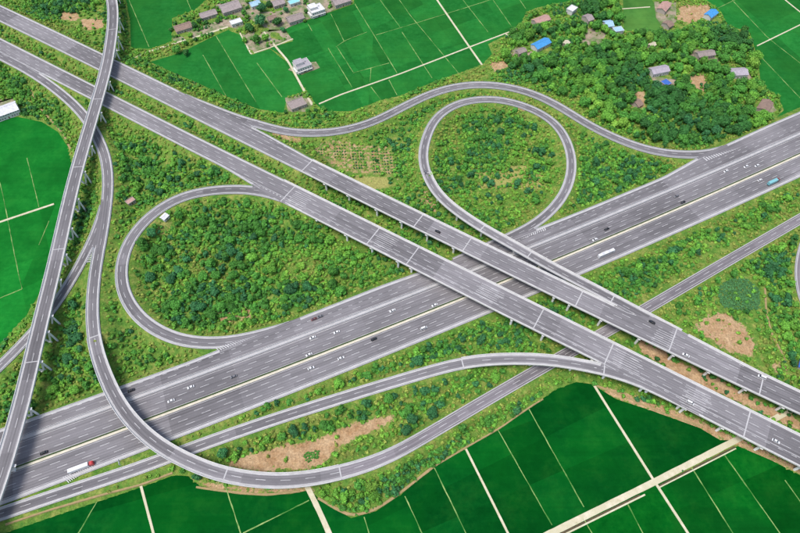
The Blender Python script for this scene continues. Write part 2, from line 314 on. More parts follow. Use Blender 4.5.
SOIL = [(0.42, GARDEN), (0.9, [(222, 465), (250, 455), (285, 445), (318, 440), (345, 426), (398, 414), (392, 422), (360, 436), (335, 450), (322, 466), (300, 469), (262, 472)]),
        (1.0, [(636, 336), (665, 350), (672, 362), (700, 370), (760, 402), (800, 420), (800, 432), (740, 402), (690, 382), (640, 352)]),
        (0.75, [(692, 328), (705, 316), (725, 312), (745, 326), (756, 345), (752, 358), (725, 350), (706, 338)]),
        (0.8, [(80, 20), (103, 18), (105, 28), (84, 31)]), (0.7, [(62, 10), (80, 14), (78, 22), (60, 20)]),
        (0.75, [(597, 384), (640, 398), (700, 420), (735, 436), (760, 448), (800, 466), (800, 474), (735, 446), (698, 430), (640, 408), (604, 394)]),
        (0.8, [(186, 474), (200, 482), (260, 488), (312, 486), (316, 492), (262, 494), (205, 488), (188, 480)]),
        (0.6, [(240, 298), (262, 304), (255, 318), (222, 324), (212, 312)]), (0.5, [(290, 277), (312, 279), (305, 287), (290, 286)]),
        (0.75, [(680, 6), (708, 4), (712, 14), (690, 24), (676, 20)]), (0.8, [(688, 76), (705, 74), (706, 92), (692, 92)]), (0.7, [(632, 92), (646, 90), (644, 112), (630, 112)]),
        (0.7, [(488, 62), (505, 60), (510, 68), (494, 72)]), (0.6, [(270, 134), (302, 143), (300, 149), (276, 144)]), (0.55, [(516, 108), (528, 112), (524, 118), (514, 114)]),
        (0.5, [(425, 190), (440, 208), (432, 215), (418, 200)]), (0.5, [(770, 362), (785, 358), (790, 372), (776, 376)])]
PALE = [(0.9, [(352, 176), (388, 178), (392, 188), (366, 190)]), (0.8, [(470, 165), (540, 165), (545, 190), (480, 190)]), (0.8, [(240, 182), (258, 181), (262, 186), (244, 187)]),
        (0.5, [(148, 228), (172, 222), (178, 234), (160, 240)])]
BX0, BX1, BY0, BY1, GS = -560, 560, -250, 450, 2.0
gx = np.arange(BX0, BX1 + GS, GS); gy = np.arange(BY0, BY1 + GS, GS); GXX, GYY = np.meshgrid(gx, gy)
def vnoise(X, Y, sc, seed):                    # smooth value noise
    r = np.random.default_rng(seed); T = r.random((64, 64)); x = X / sc; y = Y / sc; xi = np.floor(x).astype(int); yi = np.floor(y).astype(int)
    fx = x - xi; fy = y - yi; fx = fx * fx * (3 - 2 * fx); fy = fy * fy * (3 - 2 * fy); g = lambda a, b: T[a % 64, b % 64]
    return (g(xi, yi) * (1 - fx) + g(xi + 1, yi) * fx) * (1 - fy) + (g(xi, yi + 1) * (1 - fx) + g(xi + 1, yi + 1) * fx) * fy
HT = np.zeros(GXX.shape)
rice_mask = np.zeros(GXX.shape, bool)
for lb, c, pl in PADDIES: rice_mask |= inpoly(GXX, GYY, gp(pl))
HT += 0.5 * vnoise(GXX, GYY, 9, 1) + 0.4 * vnoise(GXX, GYY, 23, 2)
HT[rice_mask] = 0
OCC = np.zeros(GXX.shape, np.int8)             # 1 = carriageway on the ground, 2 = deck overhead
CLR = np.full(GXX.shape, 1e9)                  # distance to the nearest road edge on the ground
for r in ROADS.values():
    for i in range(len(r.C)):
        hw = (r.wl[i] + r.wr[i]) / 2; c = r.C[i, :2] + r.Nl[i] * (r.wl[i] - r.wr[i]) / 2; z = r.C[i, 2]; R = hw + 1.7 * z + 6
        x0 = max(0, int((c[0] - R - BX0) / GS)); x1 = min(len(gx), int((c[0] + R - BX0) / GS) + 2); y0 = max(0, int((c[1] - R - BY0) / GS)); y1 = min(len(gy), int((c[1] + R - BY0) / GS) + 2)
        if x1 <= x0 or y1 <= y0: continue
        d = np.hypot(GXX[y0:y1, x0:x1] - c[0], GYY[y0:y1, x0:x1] - c[1])
        if r.deck[i]:
            o = OCC[y0:y1, x0:x1]; o[(d < hw + 0.5) & (o == 0)] = 2
        else:
            lim = z - 0.55 - np.maximum(0, d - hw - 0.6) / 1.6; HT[y0:y1, x0:x1] = np.maximum(HT[y0:y1, x0:x1], lim)
            OCC[y0:y1, x0:x1][d < hw + 0.8] = 1; CLR[y0:y1, x0:x1] = np.minimum(CLR[y0:y1, x0:x1], d - hw)
# carriageways on the ground never lie under the soil of a higher neighbour
for r in ROADS.values():
    for i in range(len(r.C)):
        if r.deck[i]: continue
        hw = (r.wl[i] + r.wr[i]) / 2; c = r.C[i, :2] + r.Nl[i] * (r.wl[i] - r.wr[i]) / 2; z = r.C[i, 2]; R = hw + 2.2
        x0 = max(0, int((c[0] - R - BX0) / GS)); x1 = min(len(gx), int((c[0] + R - BX0) / GS) + 2); y0 = max(0, int((c[1] - R - BY0) / GS)); y1 = min(len(gy), int((c[1] + R - BY0) / GS) + 2)
        if x1 <= x0 or y1 <= y0: continue
        d = np.hypot(GXX[y0:y1, x0:x1] - c[0], GYY[y0:y1, x0:x1] - c[1]); h = HT[y0:y1, x0:x1]; h[d < R] = np.minimum(h[d < R], z - 0.45)
def ground_z(x, y):
    fx = np.clip((np.asarray(x) - BX0) / GS, 0, len(gx) - 1.001); fy = np.clip((np.asarray(y) - BY0) / GS, 0, len(gy) - 1.001)
    i = fx.astype(int); j = fy.astype(int); a = fx - i; b = fy - j
    return (HT[j, i] * (1 - a) + HT[j, i + 1] * a) * (1 - b) + (HT[j + 1, i] * (1 - a) + HT[j + 1, i + 1] * a) * b
def cell(A, x, y): return A[np.clip(((np.asarray(y) - BY0) / GS + 0.5).astype(int), 0, len(gy) - 1), np.clip(((np.asarray(x) - BX0) / GS + 0.5).astype(int), 0, len(gx) - 1)]
soil = np.zeros(GXX.shape); pale = np.zeros(GXX.shape)
for s, pl in SOIL: soil = np.maximum(soil, s * inpoly(GXX, GYY, gp(pl)))
for s, pl in PALE: pale = np.maximum(pale, s * inpoly(GXX, GYY, gp(pl)))
soil_hard = soil > 0.3
def blur(A):
    B = np.pad(A, 1, 'edge'); return (B[:-2, 1:-1] + B[2:, 1:-1] + B[1:-1, :-2] + B[1:-1, 2:] + 2 * B[1:-1, 1:-1]) / 6
soil = blur(blur(soil)); pale = blur(blur(pale))
# terrain: one sheet, fine where the photograph looks, running out to the horizon
def terrain():
    ex = np.array([-4000., -2000, -1100, -750]); fx = np.r_[ex, gx, -ex[::-1]]; fy = np.r_[[-3000., -1500, -800, -450], gy, [650., 1000, 2000, 4500]]
    X, Y = np.meshgrid(fx, fy); Z = np.zeros(X.shape); Z[4:-4, 4:-4] = HT
    S = np.zeros(X.shape); S[4:-4, 4:-4] = soil; Pm = np.zeros(X.shape); Pm[4:-4, 4:-4] = pale
    V = np.stack([X, Y, Z], -1).reshape(-1, 3); ny, nx = X.shape; idx = np.arange(ny * nx).reshape(ny, nx)
    Q = np.stack([idx[:-1, :-1], idx[:-1, 1:], idx[1:, 1:], idx[1:, :-1]], -1).reshape(-1, 4)
    m = bpy.data.materials.new('grass_and_soil'); m.use_nodes = True; nt = m.node_tree; b = nt.nodes['Principled BSDF']; b.inputs['Roughness'].default_value = 0.95; b.inputs['Specular IOR Level'].default_value = 0.1
    geo = N(nt, 'ShaderNodeNewGeometry')
    def noi(sc, det=6, ro=0.65):
        n = N(nt, 'ShaderNodeTexNoise', Scale=sc, Detail=det, Roughness=ro); nt.links.new(geo.outputs['Position'], n.inputs['Vector']); return n.outputs['Fac']
    r1 = N(nt, 'ShaderNodeValToRGB'); e = r1.color_ramp.elements; e[0].position = 0.3; e[0].color = (0.055, 0.16, 0.025, 1); e[1].position = 0.7; e[1].color = (0.26, 0.27, 0.07, 1)
    x = e.new(0.5); x.color = (0.12, 0.215, 0.035, 1); nt.links.new(noi(0.16), r1.inputs[0])
    sr = N(nt, 'ShaderNodeValToRGB'); e = sr.color_ramp.elements; e[0].position = 0.3; e[0].color = (0.31, 0.18, 0.085, 1); e[1].position = 0.7; e[1].color = (0.48, 0.34, 0.20, 1); nt.links.new(noi(0.12), sr.inputs[0])
    def mask(att, sharp):
        a = N(nt, 'ShaderNodeAttribute', attribute_name='tint'); sp = N(nt, 'ShaderNodeSeparateColor'); nt.links.new(a.outputs['Color'], sp.inputs[0])
        ad = N(nt, 'ShaderNodeMath', operation='ADD'); nt.links.new(sp.outputs[att], ad.inputs[0]); nn = N(nt, 'ShaderNodeMath', operation='MULTIPLY_ADD'); nt.links.new(noi(0.35, 7, 0.7), nn.inputs[0]); nn.inputs[1].default_value = 2.2; nn.inputs[2].default_value = -1.1
        nt.links.new(nn.outputs[0], ad.inputs[1]); mr = N(nt, 'ShaderNodeMapRange'); mr.inputs[1].default_value = 0.35; mr.inputs[2].default_value = 0.35 + sharp; nt.links.new(ad.outputs[0], mr.inputs[0]); return mr.outputs[0]
    mx = N(nt, 'ShaderNodeMix', data_type='RGBA'); nt.links.new(mask(0, 0.2), mx.inputs[0]); nt.links.new(r1.outputs[0], mx.inputs[6]); nt.links.new(sr.outputs[0], mx.inputs[7])
    m2 = N(nt, 'ShaderNodeMix', data_type='RGBA'); nt.links.new(mask(1, 0.3), m2.inputs[0]); nt.links.new(mx.outputs[2], m2.inputs[6]); m2.inputs[7].default_value = (0.30, 0.29, 0.09, 1)
    fv = N(nt, 'ShaderNodeMapRange'); fv.inputs[1].default_value = 0.3; fv.inputs[2].default_value = 0.7; fv.inputs[3].default_value = 0.55; fv.inputs[4].default_value = 1.3; nt.links.new(noi(0.75, 5, 0.75), fv.inputs[0]); vv = N(nt, 'ShaderNodeVectorMath', operation='SCALE'); nt.links.new(m2.outputs[2], vv.inputs[0]); nt.links.new(fv.outputs[0], vv.inputs['Scale']); nt.links.new(vv.outputs[0], b.inputs['Base Color'])
    bp = N(nt, 'ShaderNodeBump', Strength=0.6, Distance=0.8); nt.links.new(noi(0.8), bp.inputs['Height']); nt.links.new(bp.outputs[0], b.inputs['Normal'])
    o = np_obj('ground', V, Q, m, np.stack([S.ravel(), Pm.ravel(), np.zeros(S.size)], 1)); o['kind'] = 'structure'
    o.data.polygons.foreach_set('use_smooth', [True] * len(o.data.polygons)); return o
terrain()
RICE = []  # paddy greens brighter top and left, darker bottom: lighting gradient put into base colour
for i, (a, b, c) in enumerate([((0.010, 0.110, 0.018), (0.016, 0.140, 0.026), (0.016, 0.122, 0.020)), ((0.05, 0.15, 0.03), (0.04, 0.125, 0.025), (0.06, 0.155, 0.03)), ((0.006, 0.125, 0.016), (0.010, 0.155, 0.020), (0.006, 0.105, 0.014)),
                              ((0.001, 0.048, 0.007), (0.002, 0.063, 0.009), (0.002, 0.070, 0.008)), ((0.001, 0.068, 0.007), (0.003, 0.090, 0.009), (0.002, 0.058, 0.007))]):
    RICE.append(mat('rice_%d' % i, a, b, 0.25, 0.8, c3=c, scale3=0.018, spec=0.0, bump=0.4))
from mathutils.geometry import tessellate_polygon
# ------------------------------------------------------------------ field paths and bunds: low raised strips
def strip_path(name, pts, w, material, h=0.5, z0=-0.2, off=0.0, wob=0.0, drape=False):
    W = np.array([P(x, y, 0.4)[:2] for x, y in pts]); d = np.r_[0, np.cumsum(np.linalg.norm(np.diff(W, axis=0), axis=1))]; n = max(2, int(d[-1] / 4) + 1); s = np.linspace(0, d[-1], n)
    C = np.stack([np.interp(s, d, W[:, k]) for k in range(2)], 1)
    if len(pts) > 2:
        for _ in range(2): C[1:-1] = (C[:-2] + 2 * C[1:-1] + C[2:]) / 4
    T = np.gradient(C, axis=0); T /= np.linalg.norm(T, axis=1)[:, None]; Nn = np.stack([-T[:, 1], T[:, 0]], 1)
    V = []; 
    for i in range(n):
        ww = w / 2 * (1 + wob * (random.random() - 0.5)); zz = (ground_z(C[i, 0], C[i, 1]) + 0.12) if drape else 0
        o2 = off + wob * 0.3 * (random.random() - 0.5)
        for lat, z in ((-ww - 0.25, z0), (-ww, h), (ww, h), (ww + 0.25, z0)): V.append((*(C[i] + Nn[i] * (lat + o2)), zz + z))
    Fc = []
    for i in range(n - 1):
        for k in range(4): Fc.append((i * 4 + k, i * 4 + (k + 1) % 4, i * 4 + 4 + (k + 1) % 4, i * 4 + 4 + k))
    Fc += [(3, 2, 1, 0), tuple(4 * (n - 1) + k for k in range(4))]
    o = obj(name, V, Fc, material); o['kind'] = 'structure'; return o
WIDE = [(3.7, [(470, 572), (550, 533.5), (654, 482), (740, 438), (785, 413), (825, 391)]), (3.2, [(307, 486), (318, 508), (330, 535), (348, 580)]), (1.5, [(141, 486), (146, 505), (154, 535), (164, 580)]),
        (1.3, [(466, 449), (508, 533), (530, 580)]), (1.5, [(594, 385), (602, 398), (651, 476), (688, 533), (715, 578)]), (2.4, [(126, 61), (145, 53), (176, 43), (200, 36), (228, 27)]),
        (2.0, [(264, 32), (275, 46), (288, 61), (300, 83), (312, 105)]), (1.5, [(319, 104), (340, 95), (400, 74), (470, 47), (520, 28)]), (1.8, [(425, -20), (437, 0), (468, 45), (482, 65)]),
        (1.8, [(-60, 243), (0, 222), (54, 204)]), (2.4, [(-40, 114), (0, 102), (12, 98.5), (30, 92), (44, 90)]), (1.3, [(757, 46), (800, 25), (860, -5)]), (1.3, [(770, -14), (785, 0), (800, 12), (840, 45)]), (1.5, [(251, 54), (272, 47), (293, 39)]), (1.4, [(240, 33), (251, 54)]),
        (1.6, [(506, 34), (520, 46)]), (1.4, [(622, 9), (650, 7)])]
BUNDS = [[(405, 496), (422, 533), (440, 572)], [(434, 467), (466, 533), (486, 575)], [(498, 430), (552, 525)], [(529, 409), (584, 507)], [(584, 519), (592, 533)], [(627, 503), (643, 533), (660, 565)], [(692, 468), (733, 533), (750, 560)], [(724, 454), (780, 533), (800, 562)], [(785, 480), (810, 515)],
            [(226, 488), (240, 531), (250, 560)], [(243, 533), (280, 515), (309, 500)], [(364, 517), (369, 533), (380, 565)], [(99, 498), (82, 527), (70, 548)],
            [(203, 55), (226, 96)], [(216, 36), (256, 102)], [(257, 63), (282, 97)], [(331, 14), (344, 41)], [(336, 47), (344, 41), (367, 32)], [(355, 4), (397, 73)], [(372, -14), (380, 0), (400, 27)], [(337, 47), (353, 72)], [(353, 73), (389, 63)], [(328, 48), (352, 87)], [(371, 68), (370, 82)], [(371, 87), (381, 100)], [(389, 80), (397, 95)], [(308, 24), (312, 31)], [(376, 35), (400, 28), (465, 8), (490, 0), (520, -10)],
            [(398, -2), (410, 15), (460, 75)], [(452, -14), (463, 0), (488, 32)], [(480, -16), (493, 0), (512, 27)], [(510, -14), (526, 9)], [(402, 32), (432, 78)], [(720, -14), (732, 0), (768, 38), (800, 63), (840, 94)], [(762, 58), (798, 96), (815, 112)], [(718, 8), (735, 0), (760, -12)],
            [(121, -20), (129, 0), (149, 47)], [(183, -14), (187, 0), (192, 12)], [(27, 158), (39, 207)], [(-6, 160), (2.5, 193), (17, 267), (22, 289)], [(22, 289), (0, 298), (-30, 312)], [(39, 245), (49, 221)]]
FDIR = P(520, 28)[:2] - P(320, 104)[:2]; FIELD_ROT = math.atan2(FDIR[1], FDIR[0])
EXTRA_CUTS = [[(300, 30), (420, -12)], [(330, 70), (430, 35)], [(440, 52), (520, 24)], [(420, 0), (455, 48)], [(478, -10), (505, 30)], [(735, 40), (800, 10)], [(740, 20), (780, 60)], [(0, 165), (70, 145)], [(0, 270), (45, 255)], [(560, 410), (640, 380)], [(480, 470), (560, 430)], [(610, 450), (690, 415)], [(700, 500), (790, 460)], [(30, 530), (120, 505)]]
for m in RICE:                                 # each plot has its own tone; rows of the crop run along the plots
    nt = m.node_tree; bs = nt.nodes['Principled BSDF']; src = bs.inputs['Base Color'].links[0].from_socket
    at = N(nt, 'ShaderNodeAttribute', attribute_name='plot'); geo = N(nt, 'ShaderNodeNewGeometry'); mp = N(nt, 'ShaderNodeMapping'); mp.inputs['Rotation'].default_value = (0, 0, -FIELD_ROT - math.pi / 2); mp.inputs['Scale'].default_value = (0.02, 0.55, 1)
    mp.vector_type = 'POINT'; nt.links.new(geo.outputs['Position'], mp.inputs[0]); nn = N(nt, 'ShaderNodeTexNoise', Scale=1.0, Detail=4, Roughness=0.7); nt.links.new(mp.outputs[0], nn.inputs['Vector'])
    n5 = N(nt, 'ShaderNodeTexNoise', Scale=0.05, Detail=5, Roughness=0.7); nt.links.new(geo.outputs['Position'], n5.inputs['Vector'])
    def mrr(sock, lo, hi, a=0.3, b=0.7):
        q = N(nt, 'ShaderNodeMapRange'); q.inputs[1].default_value = a; q.inputs[2].default_value = b; q.inputs[3].default_value = lo; q.inputs[4].default_value = hi; nt.links.new(sock, q.inputs[0]); return q.outputs[0]
    def mm(x, y): q = N(nt, 'ShaderNodeMath', operation='MULTIPLY'); nt.links.new(x, q.inputs[0]); nt.links.new(y, q.inputs[1]); return q.outputs[0]
    f = mm(mm(mrr(at.outputs['Fac'], 0.82, 1.2, 0, 1), mrr(nn.outputs['Fac'], 0.93, 1.07)), mrr(n5.outputs['Fac'], 0.82, 1.2))
    vs = N(nt, 'ShaderNodeVectorMath', operation='SCALE'); nt.links.new(src, vs.inputs[0]); nt.links.new(f, vs.inputs['Scale'])
    # warmer where the stand is thin
    mx = N(nt, 'ShaderNodeMix', data_type='RGBA'); mx.inputs[7].default_value = (0.06, 0.15, 0.02, 1); nt.links.new(mrr(n5.outputs['Fac'], 0.0, 0.10, 0.5, 0.8), mx.inputs[0]); nt.links.new(vs.outputs[0], mx.inputs[6]); nt.links.new(mx.outputs[2], bs.inputs['Base Color'])
for lb, c, pl in PADDIES:
    g = gp(pl, 0.35); n = len(g); bm = bmesh.new(); tv = [bm.verts.new((x, y, 0.35)) for x, y in g]; bv = [bm.verts.new((x, y, -0.3)) for x, y in g]
    for t in tessellate_polygon([[Vector((x, y, 0)) for x, y in g]]):
        try: bm.faces.new([tv[i] for i in t])
        except ValueError: pass
    cuts = []
    for pts in BUNDS + EXTRA_CUTS + [p for _, p in WIDE]:
        a, b = P(*pts[0])[:2], P(*pts[-1])[:2]; md = P(*pts[len(pts) // 2])[:2] if len(pts) > 2 else (a + b) / 2
        if inpoly(np.array([md[0], a[0] * 0.7 + b[0] * 0.3, a[0] * 0.3 + b[0] * 0.7]), np.array([md[1], a[1] * 0.7 + b[1] * 0.3, a[1] * 0.3 + b[1] * 0.7]), g).any():
            no = np.array([-(b - a)[1], (b - a)[0]]); no = no / np.linalg.norm(no); cuts.append((a, no)); bmesh.ops.bisect_plane(bm, geom=bm.verts[:] + bm.edges[:] + bm.faces[:], plane_co=(*a, 0), plane_no=(*no, 0))
    bm.normal_update(); tone = {}; vals = []
    for fc in bm.faces:
        cc = np.array(fc.calc_center_median()[:2]); sg = tuple(bool((cc - a) @ no > 0) for a, no in cuts); vals.append(tone.setdefault(sg, random.random()))
    nf = len(vals)
    for i in range(n):
        try: bm.faces.new([tv[i], tv[(i + 1) % n], bv[(i + 1) % n], bv[i]]); vals.append(0.5)
        except ValueError: pass
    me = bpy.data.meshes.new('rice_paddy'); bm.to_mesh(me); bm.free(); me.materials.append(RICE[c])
    at = me.attributes.new('plot', 'FLOAT', 'FACE'); at.data.foreach_set('value', np.array(vals[:len(me.polygons)], np.float32))
    o = bpy.data.objects.new('rice_paddy', me); COL.objects.link(o); tag(o, lb, 'rice paddy', kind='stuff')
for n_, (w, pts) in enumerate(WIDE): strip_path('field_path', pts, w, PATHC, h=0.56 + 0.006 * (20 - n_), wob=0.1)
strip_path('ditch', [(470, 578.5), (550, 539), (640, 495)], 0.9, DITCH, h=0.42); strip_path('ditch', [(658, 486.3), (735, 446.5)], 0.8, DITCH, h=0.42)
strip_path('field_path', [(470, 581), (550, 541.5), (645, 494.5)], 0.9, PATHC, h=0.5); strip_path('field_path', [(658, 488), (736, 448.3)], 0.7, PATHC, h=0.5)
for w, pts in [(1.0, [(8, 525), (50, 511), (100, 496), (141, 485), (173, 473)]), (1.4, [(318, 498), (335, 508), (351, 516.5), (376, 509.5), (400, 493), (415, 481), (433, 467)]), (0.9, [(433, 467), (463, 449), (500, 428), (531, 406), (543, 399)]), (1.2, [(592, 384), (620, 394), (650, 408), (700, 426)]),
               (1.5, [(32, 92), (40, 108), (52, 121), (64, 135), (71, 150)]), (1.3, [(196, 487), (233, 492), (265, 495), (300, 491)]), (0.9, [(742, 446), (775, 460), (800, 473)]),
               (1.2, [(765, 288), (766, 310), (772, 335), (786, 360)])]:
    strip_path('dirt_track', pts, w, TRACK, h=0.25, z0=-0.4, wob=0.3, drape=True)
for n_, pts in enumerate(BUNDS):
    strip_path('earth_bund', pts, 0.55, BUND, h=0.45 + 0.002 * n_, wob=0.8)

# ------------------------------------------------------------------ roads on the ground, viaducts on piers
LABELS = {'VU': ('wide upper viaduct carriageway running diagonally to the right edge', 'viaduct'), 'VL': ('wide lower viaduct carriageway running diagonally above the paddies', 'viaduct'),
          'LV': ('tall narrow viaduct on forked piers down the left side', 'viaduct'), 'R1': ('curved ramp bridge sweeping over the expressway at lower left', 'ramp bridge'),
          'R2': ('arched ramp bridge joining the lower viaduct from the left', 'ramp bridge'), 'R4': ('narrow ramp bridge from the round loop along the upper viaduct', 'ramp bridge')}
ROADNAME = {'M': 'expressway', 'VU': 'highway_approach', 'VL': 'highway_approach', 'R1': 'ramp_road', 'R1B': 'ramp_road', 'R2': 'ramp_road', 'R3': 'loop_ramp', 'R4': 'loop_ramp', 'R5': 'ramp_road', 'R6': 'side_road'}
SURF = {'M': ASPH, 'VU': ASPH_DECK, 'VL': ASPH_DECK}
free = {}                                     # whether each edge point is clear of other roads
for k, r in ROADS.items():
    for side in (1, -1):
        free[k, side] = np.array([not inside_other(k, at_lat(r, i, r.wl[i] - 0.3 if side > 0 else -r.wr[i] + 0.3), 0.1) for i in range(len(r.C))])
def edge(r, i, side, inset): return (r.wl[i] - inset) if side > 0 else -(r.wr[i] - inset)
def lines_for(k, r, mask):
    """lane paint of one road as (s0, s1, lat0, lat1) pieces, over the stations in mask"""
    out = []; w = 0.24; rr = runs(mask)
    if not rr: return out
    wl = lambda s: np.interp(s, r.s, r.wl); wr = lambda s: np.interp(s, r.s, r.wr)
    for run in rr:
        a, b = r.s[run[0]], r.s[run[-1]]
        def solid(lat, ww=0.22):
            f = lat if callable(lat) else (lambda s, q=lat: q); out.append((a, b, lambda s: f(s) - ww / 2, lambda s: f(s) + ww / 2))
        def dash(lat, ln=6, gap=9, cond=None, ph=0):
            f = lat if callable(lat) else (lambda s, q=lat: q); s = math.ceil((a - ph) / (ln + gap)) * (ln + gap) + ph
            while s + ln < b:
                if cond is None or cond(s): out.append((s, s + ln, lambda q: f(q) - w / 2, lambda q: f(q) + w / 2))
                s += ln + gap
        if k == 'M':
            for l in (1.9, 16.3, -1.9, -16.2, 20.9): solid(l)
            for n_, l in enumerate((5.5, 9.1, 12.7, -5.5, -9.1, -12.7)): dash(l, ph=n_ * 4 % 15)
            dash(24.5); dash(28.1, 3, 5); solid(lambda s: wl(s) - 2.3)
        elif k in ('VU', 'VL'):
            sg = 1 if k == 'VU' else -1; tot = (lambda s: wl(s)) if sg > 0 else (lambda s: wr(s))
            solid(1.3 * sg); solid(lambda s: sg * (tot(s) - 1.2), 0.3)
            for n_, l in enumerate((5.0, 8.7, 12.4)): dash(l * sg, ph=n_ * 5)
            dash(16.1 * sg, 3, 5, cond=lambda s: tot(s) > 18.4)
            if k == 'VL': solid(lambda s: -15.2, 0.25)
        elif k in ('LV', 'R1', 'R2'):
            h = wl; solid(lambda s: h(s) - 1.7); solid(lambda s: -(h(s) - 1.7)); dash(0.2)
        elif k == 'R6': solid(2.9); solid(-2.9)
        else:
            solid(lambda s: wl(s) - 1.8); solid(lambda s: -(wr(s) - 1.8)); dash(-0.6 if k != 'R5' else 0.6, 5, 7)
    return out
def cut_free(k, r, pieces):                   # drop paint that would lie inside a neighbouring carriageway
    keep = []
    for p in pieces:
        if p[1] - p[0] <= 7:
            s = (p[0] + p[1]) / 2; i = int(np.argmin(np.abs(r.s - s))); l = (p[2](s) + p[3](s)) / 2
            if k in ('M', 'VU', 'VL', 'LV') or not inside_other(k, at_lat(r, i, l), -0.5): keep.append(p)
        else:
            i0 = int(np.searchsorted(r.s, p[0] - 1e-6)); i1 = int(np.searchsorted(r.s, p[1] + 1e-6)) - 1; st = None
            for i in range(i0, i1 + 1):
                l = (p[2](r.s[i]) + p[3](r.s[i])) / 2
                bad = (inside_other(k, at_lat(r, i, l), 1.2 if k in ('M', 'VU', 'VL') else -0.5) if (k not in ('M', 'VU', 'VL') or abs(l) > 16) else False)
                if not bad and st is None: st = i
                if (bad or i == i1) and st is not None:
                    if i - st > 1: keep.append((r.s[st], r.s[i], p[2], p[3]))
                    st = None
    return keep
def rail_mesh(name, r, run, side, parent, inset=0.55):
    o = sweep(name, r, run, lambda i: [(edge(r, i, side, inset) - 0.12, 0.42), (edge(r, i, side, inset) + 0.12, 0.42), (edge(r, i, side, inset) + 0.12, 0.80), (edge(r, i, side, inset) - 0.12, 0.80)], RAIL, parent)
    mb = MB(); off = np.array(parent.location)
    for i in run[::2]:
        p = at_lat(r, i, edge(r, i, side, inset)) - off; mb.box(p[0] - 0.08, p[0] + 0.08, p[1] - 0.08, p[1] + 0.08, p[2] - 0.1, p[2] + 0.5)
    mb.build('rail_post', RAIL, o)['kind'] = 'stuff'
    return o
PIERS_AT = {}
for k, r in ROADS.items():
    n = len(r.C); ground = ~r.deck
    for run in runs(ground | np.r_[False, (ground[:-1] & r.deck[1:])] | np.r_[(ground[1:] & r.deck[:-1]), False]):
        o = sweep(ROADNAME[k], r, run, lambda i: [(-r.wr[i], -1.4), (-r.wr[i], 0), (r.wl[i], 0), (r.wl[i], -1.4)], SURF.get(k, ASPH_OLD if k == 'R6' or (k == 'R1' and r.U[run[0]] > 15) else ASPH_RAMP), None, uv=True)
        o['kind'] = 'structure'; msk = np.zeros(n, bool); msk[run] = True
        old = k == 'R1' and r.U[run[0]] > 15
        for side in (1, -1):
            wdt = 2.4 if k == 'M' else 1.8 if k in ('VU', 'VL') else 1.55
            for sub in runs(msk & free[k, side] ):
                wi = (lambda i: wdt - (wdt - 0.5) * float(np.clip((r.U[i] - 24.5) / 2, 0, 1))) if old else (lambda i: wdt)
                sweep('edge_strip', r, sub, lambda i: [(edge(r, i, side, 0.02), 0.012), (edge(r, i, side, wi(i)), 0.012), (edge(r, i, side, wi(i)), 0.03), (edge(r, i, side, 0.02), 0.03)], CONC_EDGE, o)
                far = [i for i in sub if not (old and r.U[i] > 26)]
                if len(far) > 3: rail_mesh('guard_rail', r, far, side, o)
        strips(r, cut_free(k, r, lines_for(k, r, msk)), 'lane_marking', PAINT, o, dz=0.035)
        if k == 'M':
            sweep('median_strip', r, run, lambda i: [(-1.15, 0.01), (-1.15, 0.22), (1.15, 0.22), (1.15, 0.01)], MEDIAN, o)
            mh = sweep('median_hedge', r, run, lambda i: [(0.45, 0.2), (0.40 , 1.0 + 0.3 * random.random()), (0.95, 1.0 + 0.3 * random.random()), (1.0, 0.2)], HEDGE, o)

            sweep('separator_strip', r, run, lambda i: [(17.2, 0.01), (17.2, 0.2), (20.0, 0.2), (20.0, 0.01)], CONC_EDGE, o)
            for l in (17.5, 19.7): sweep('separator_rail', r, run, lambda i: [(l - 0.12, 0.55), (l + 0.12, 0.55), (l + 0.12, 0.95), (l - 0.12, 0.95)], RAIL, o)
    if not r.deck.any(): continue
    run = runs(r.deck)[0]; i0 = run[len(run) // 2]
    lb, cat = LABELS[k]; base = r.C[i0].copy(); base[2] = 0
    root = thing('viaduct' if cat == 'viaduct' else 'ramp_bridge', lb, cat, base)
    def girder(i):
        a, b = -r.wr[i], r.wl[i]; q = 1.9
        return [(a, -0.06), (b, -0.06), (b, -0.42), (b - q, -0.75), (b - q - 0.5, -1.75), (a + q + 0.5, -1.75), (a + q, -0.75), (a, -0.42)]
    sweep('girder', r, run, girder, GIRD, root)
    sweep('carriageway', r, run, lambda i: [(-r.wr[i] + 0.42, -0.05), (-r.wr[i] + 0.42, 0), (r.wl[i] - 0.42, 0), (r.wl[i] - 0.42, -0.05)], ASPH_DECK if k != 'LV' else ASPH_RAMP, root, uv=True)
    msk = r.deck
    for side in (1, -1):
        for sub in runs(msk & free[k, side]):
            sweep('parapet', r, sub, lambda i: [(edge(r, i, side, 0.0), -0.3), (edge(r, i, side, 0.02), 1.0), (edge(r, i, side, 0.30), 1.0), (edge(r, i, side, 0.52), 0.0), (edge(r, i, side, 0.5), -0.3)], CONC, root)
            sweep('shoulder_strip', r, sub, lambda i: [(edge(r, i, side, 0.53), 0.005), (edge(r, i, side, 1.5), 0.005), (edge(r, i, side, 1.5), 0.022), (edge(r, i, side, 0.53), 0.022)], CONC_EDGE, root)
    strips(r, cut_free(k, r, lines_for(k, r, msk)), 'lane_marking', PAINT, root, dz=0.03)
    PIERS_AT[k] = root
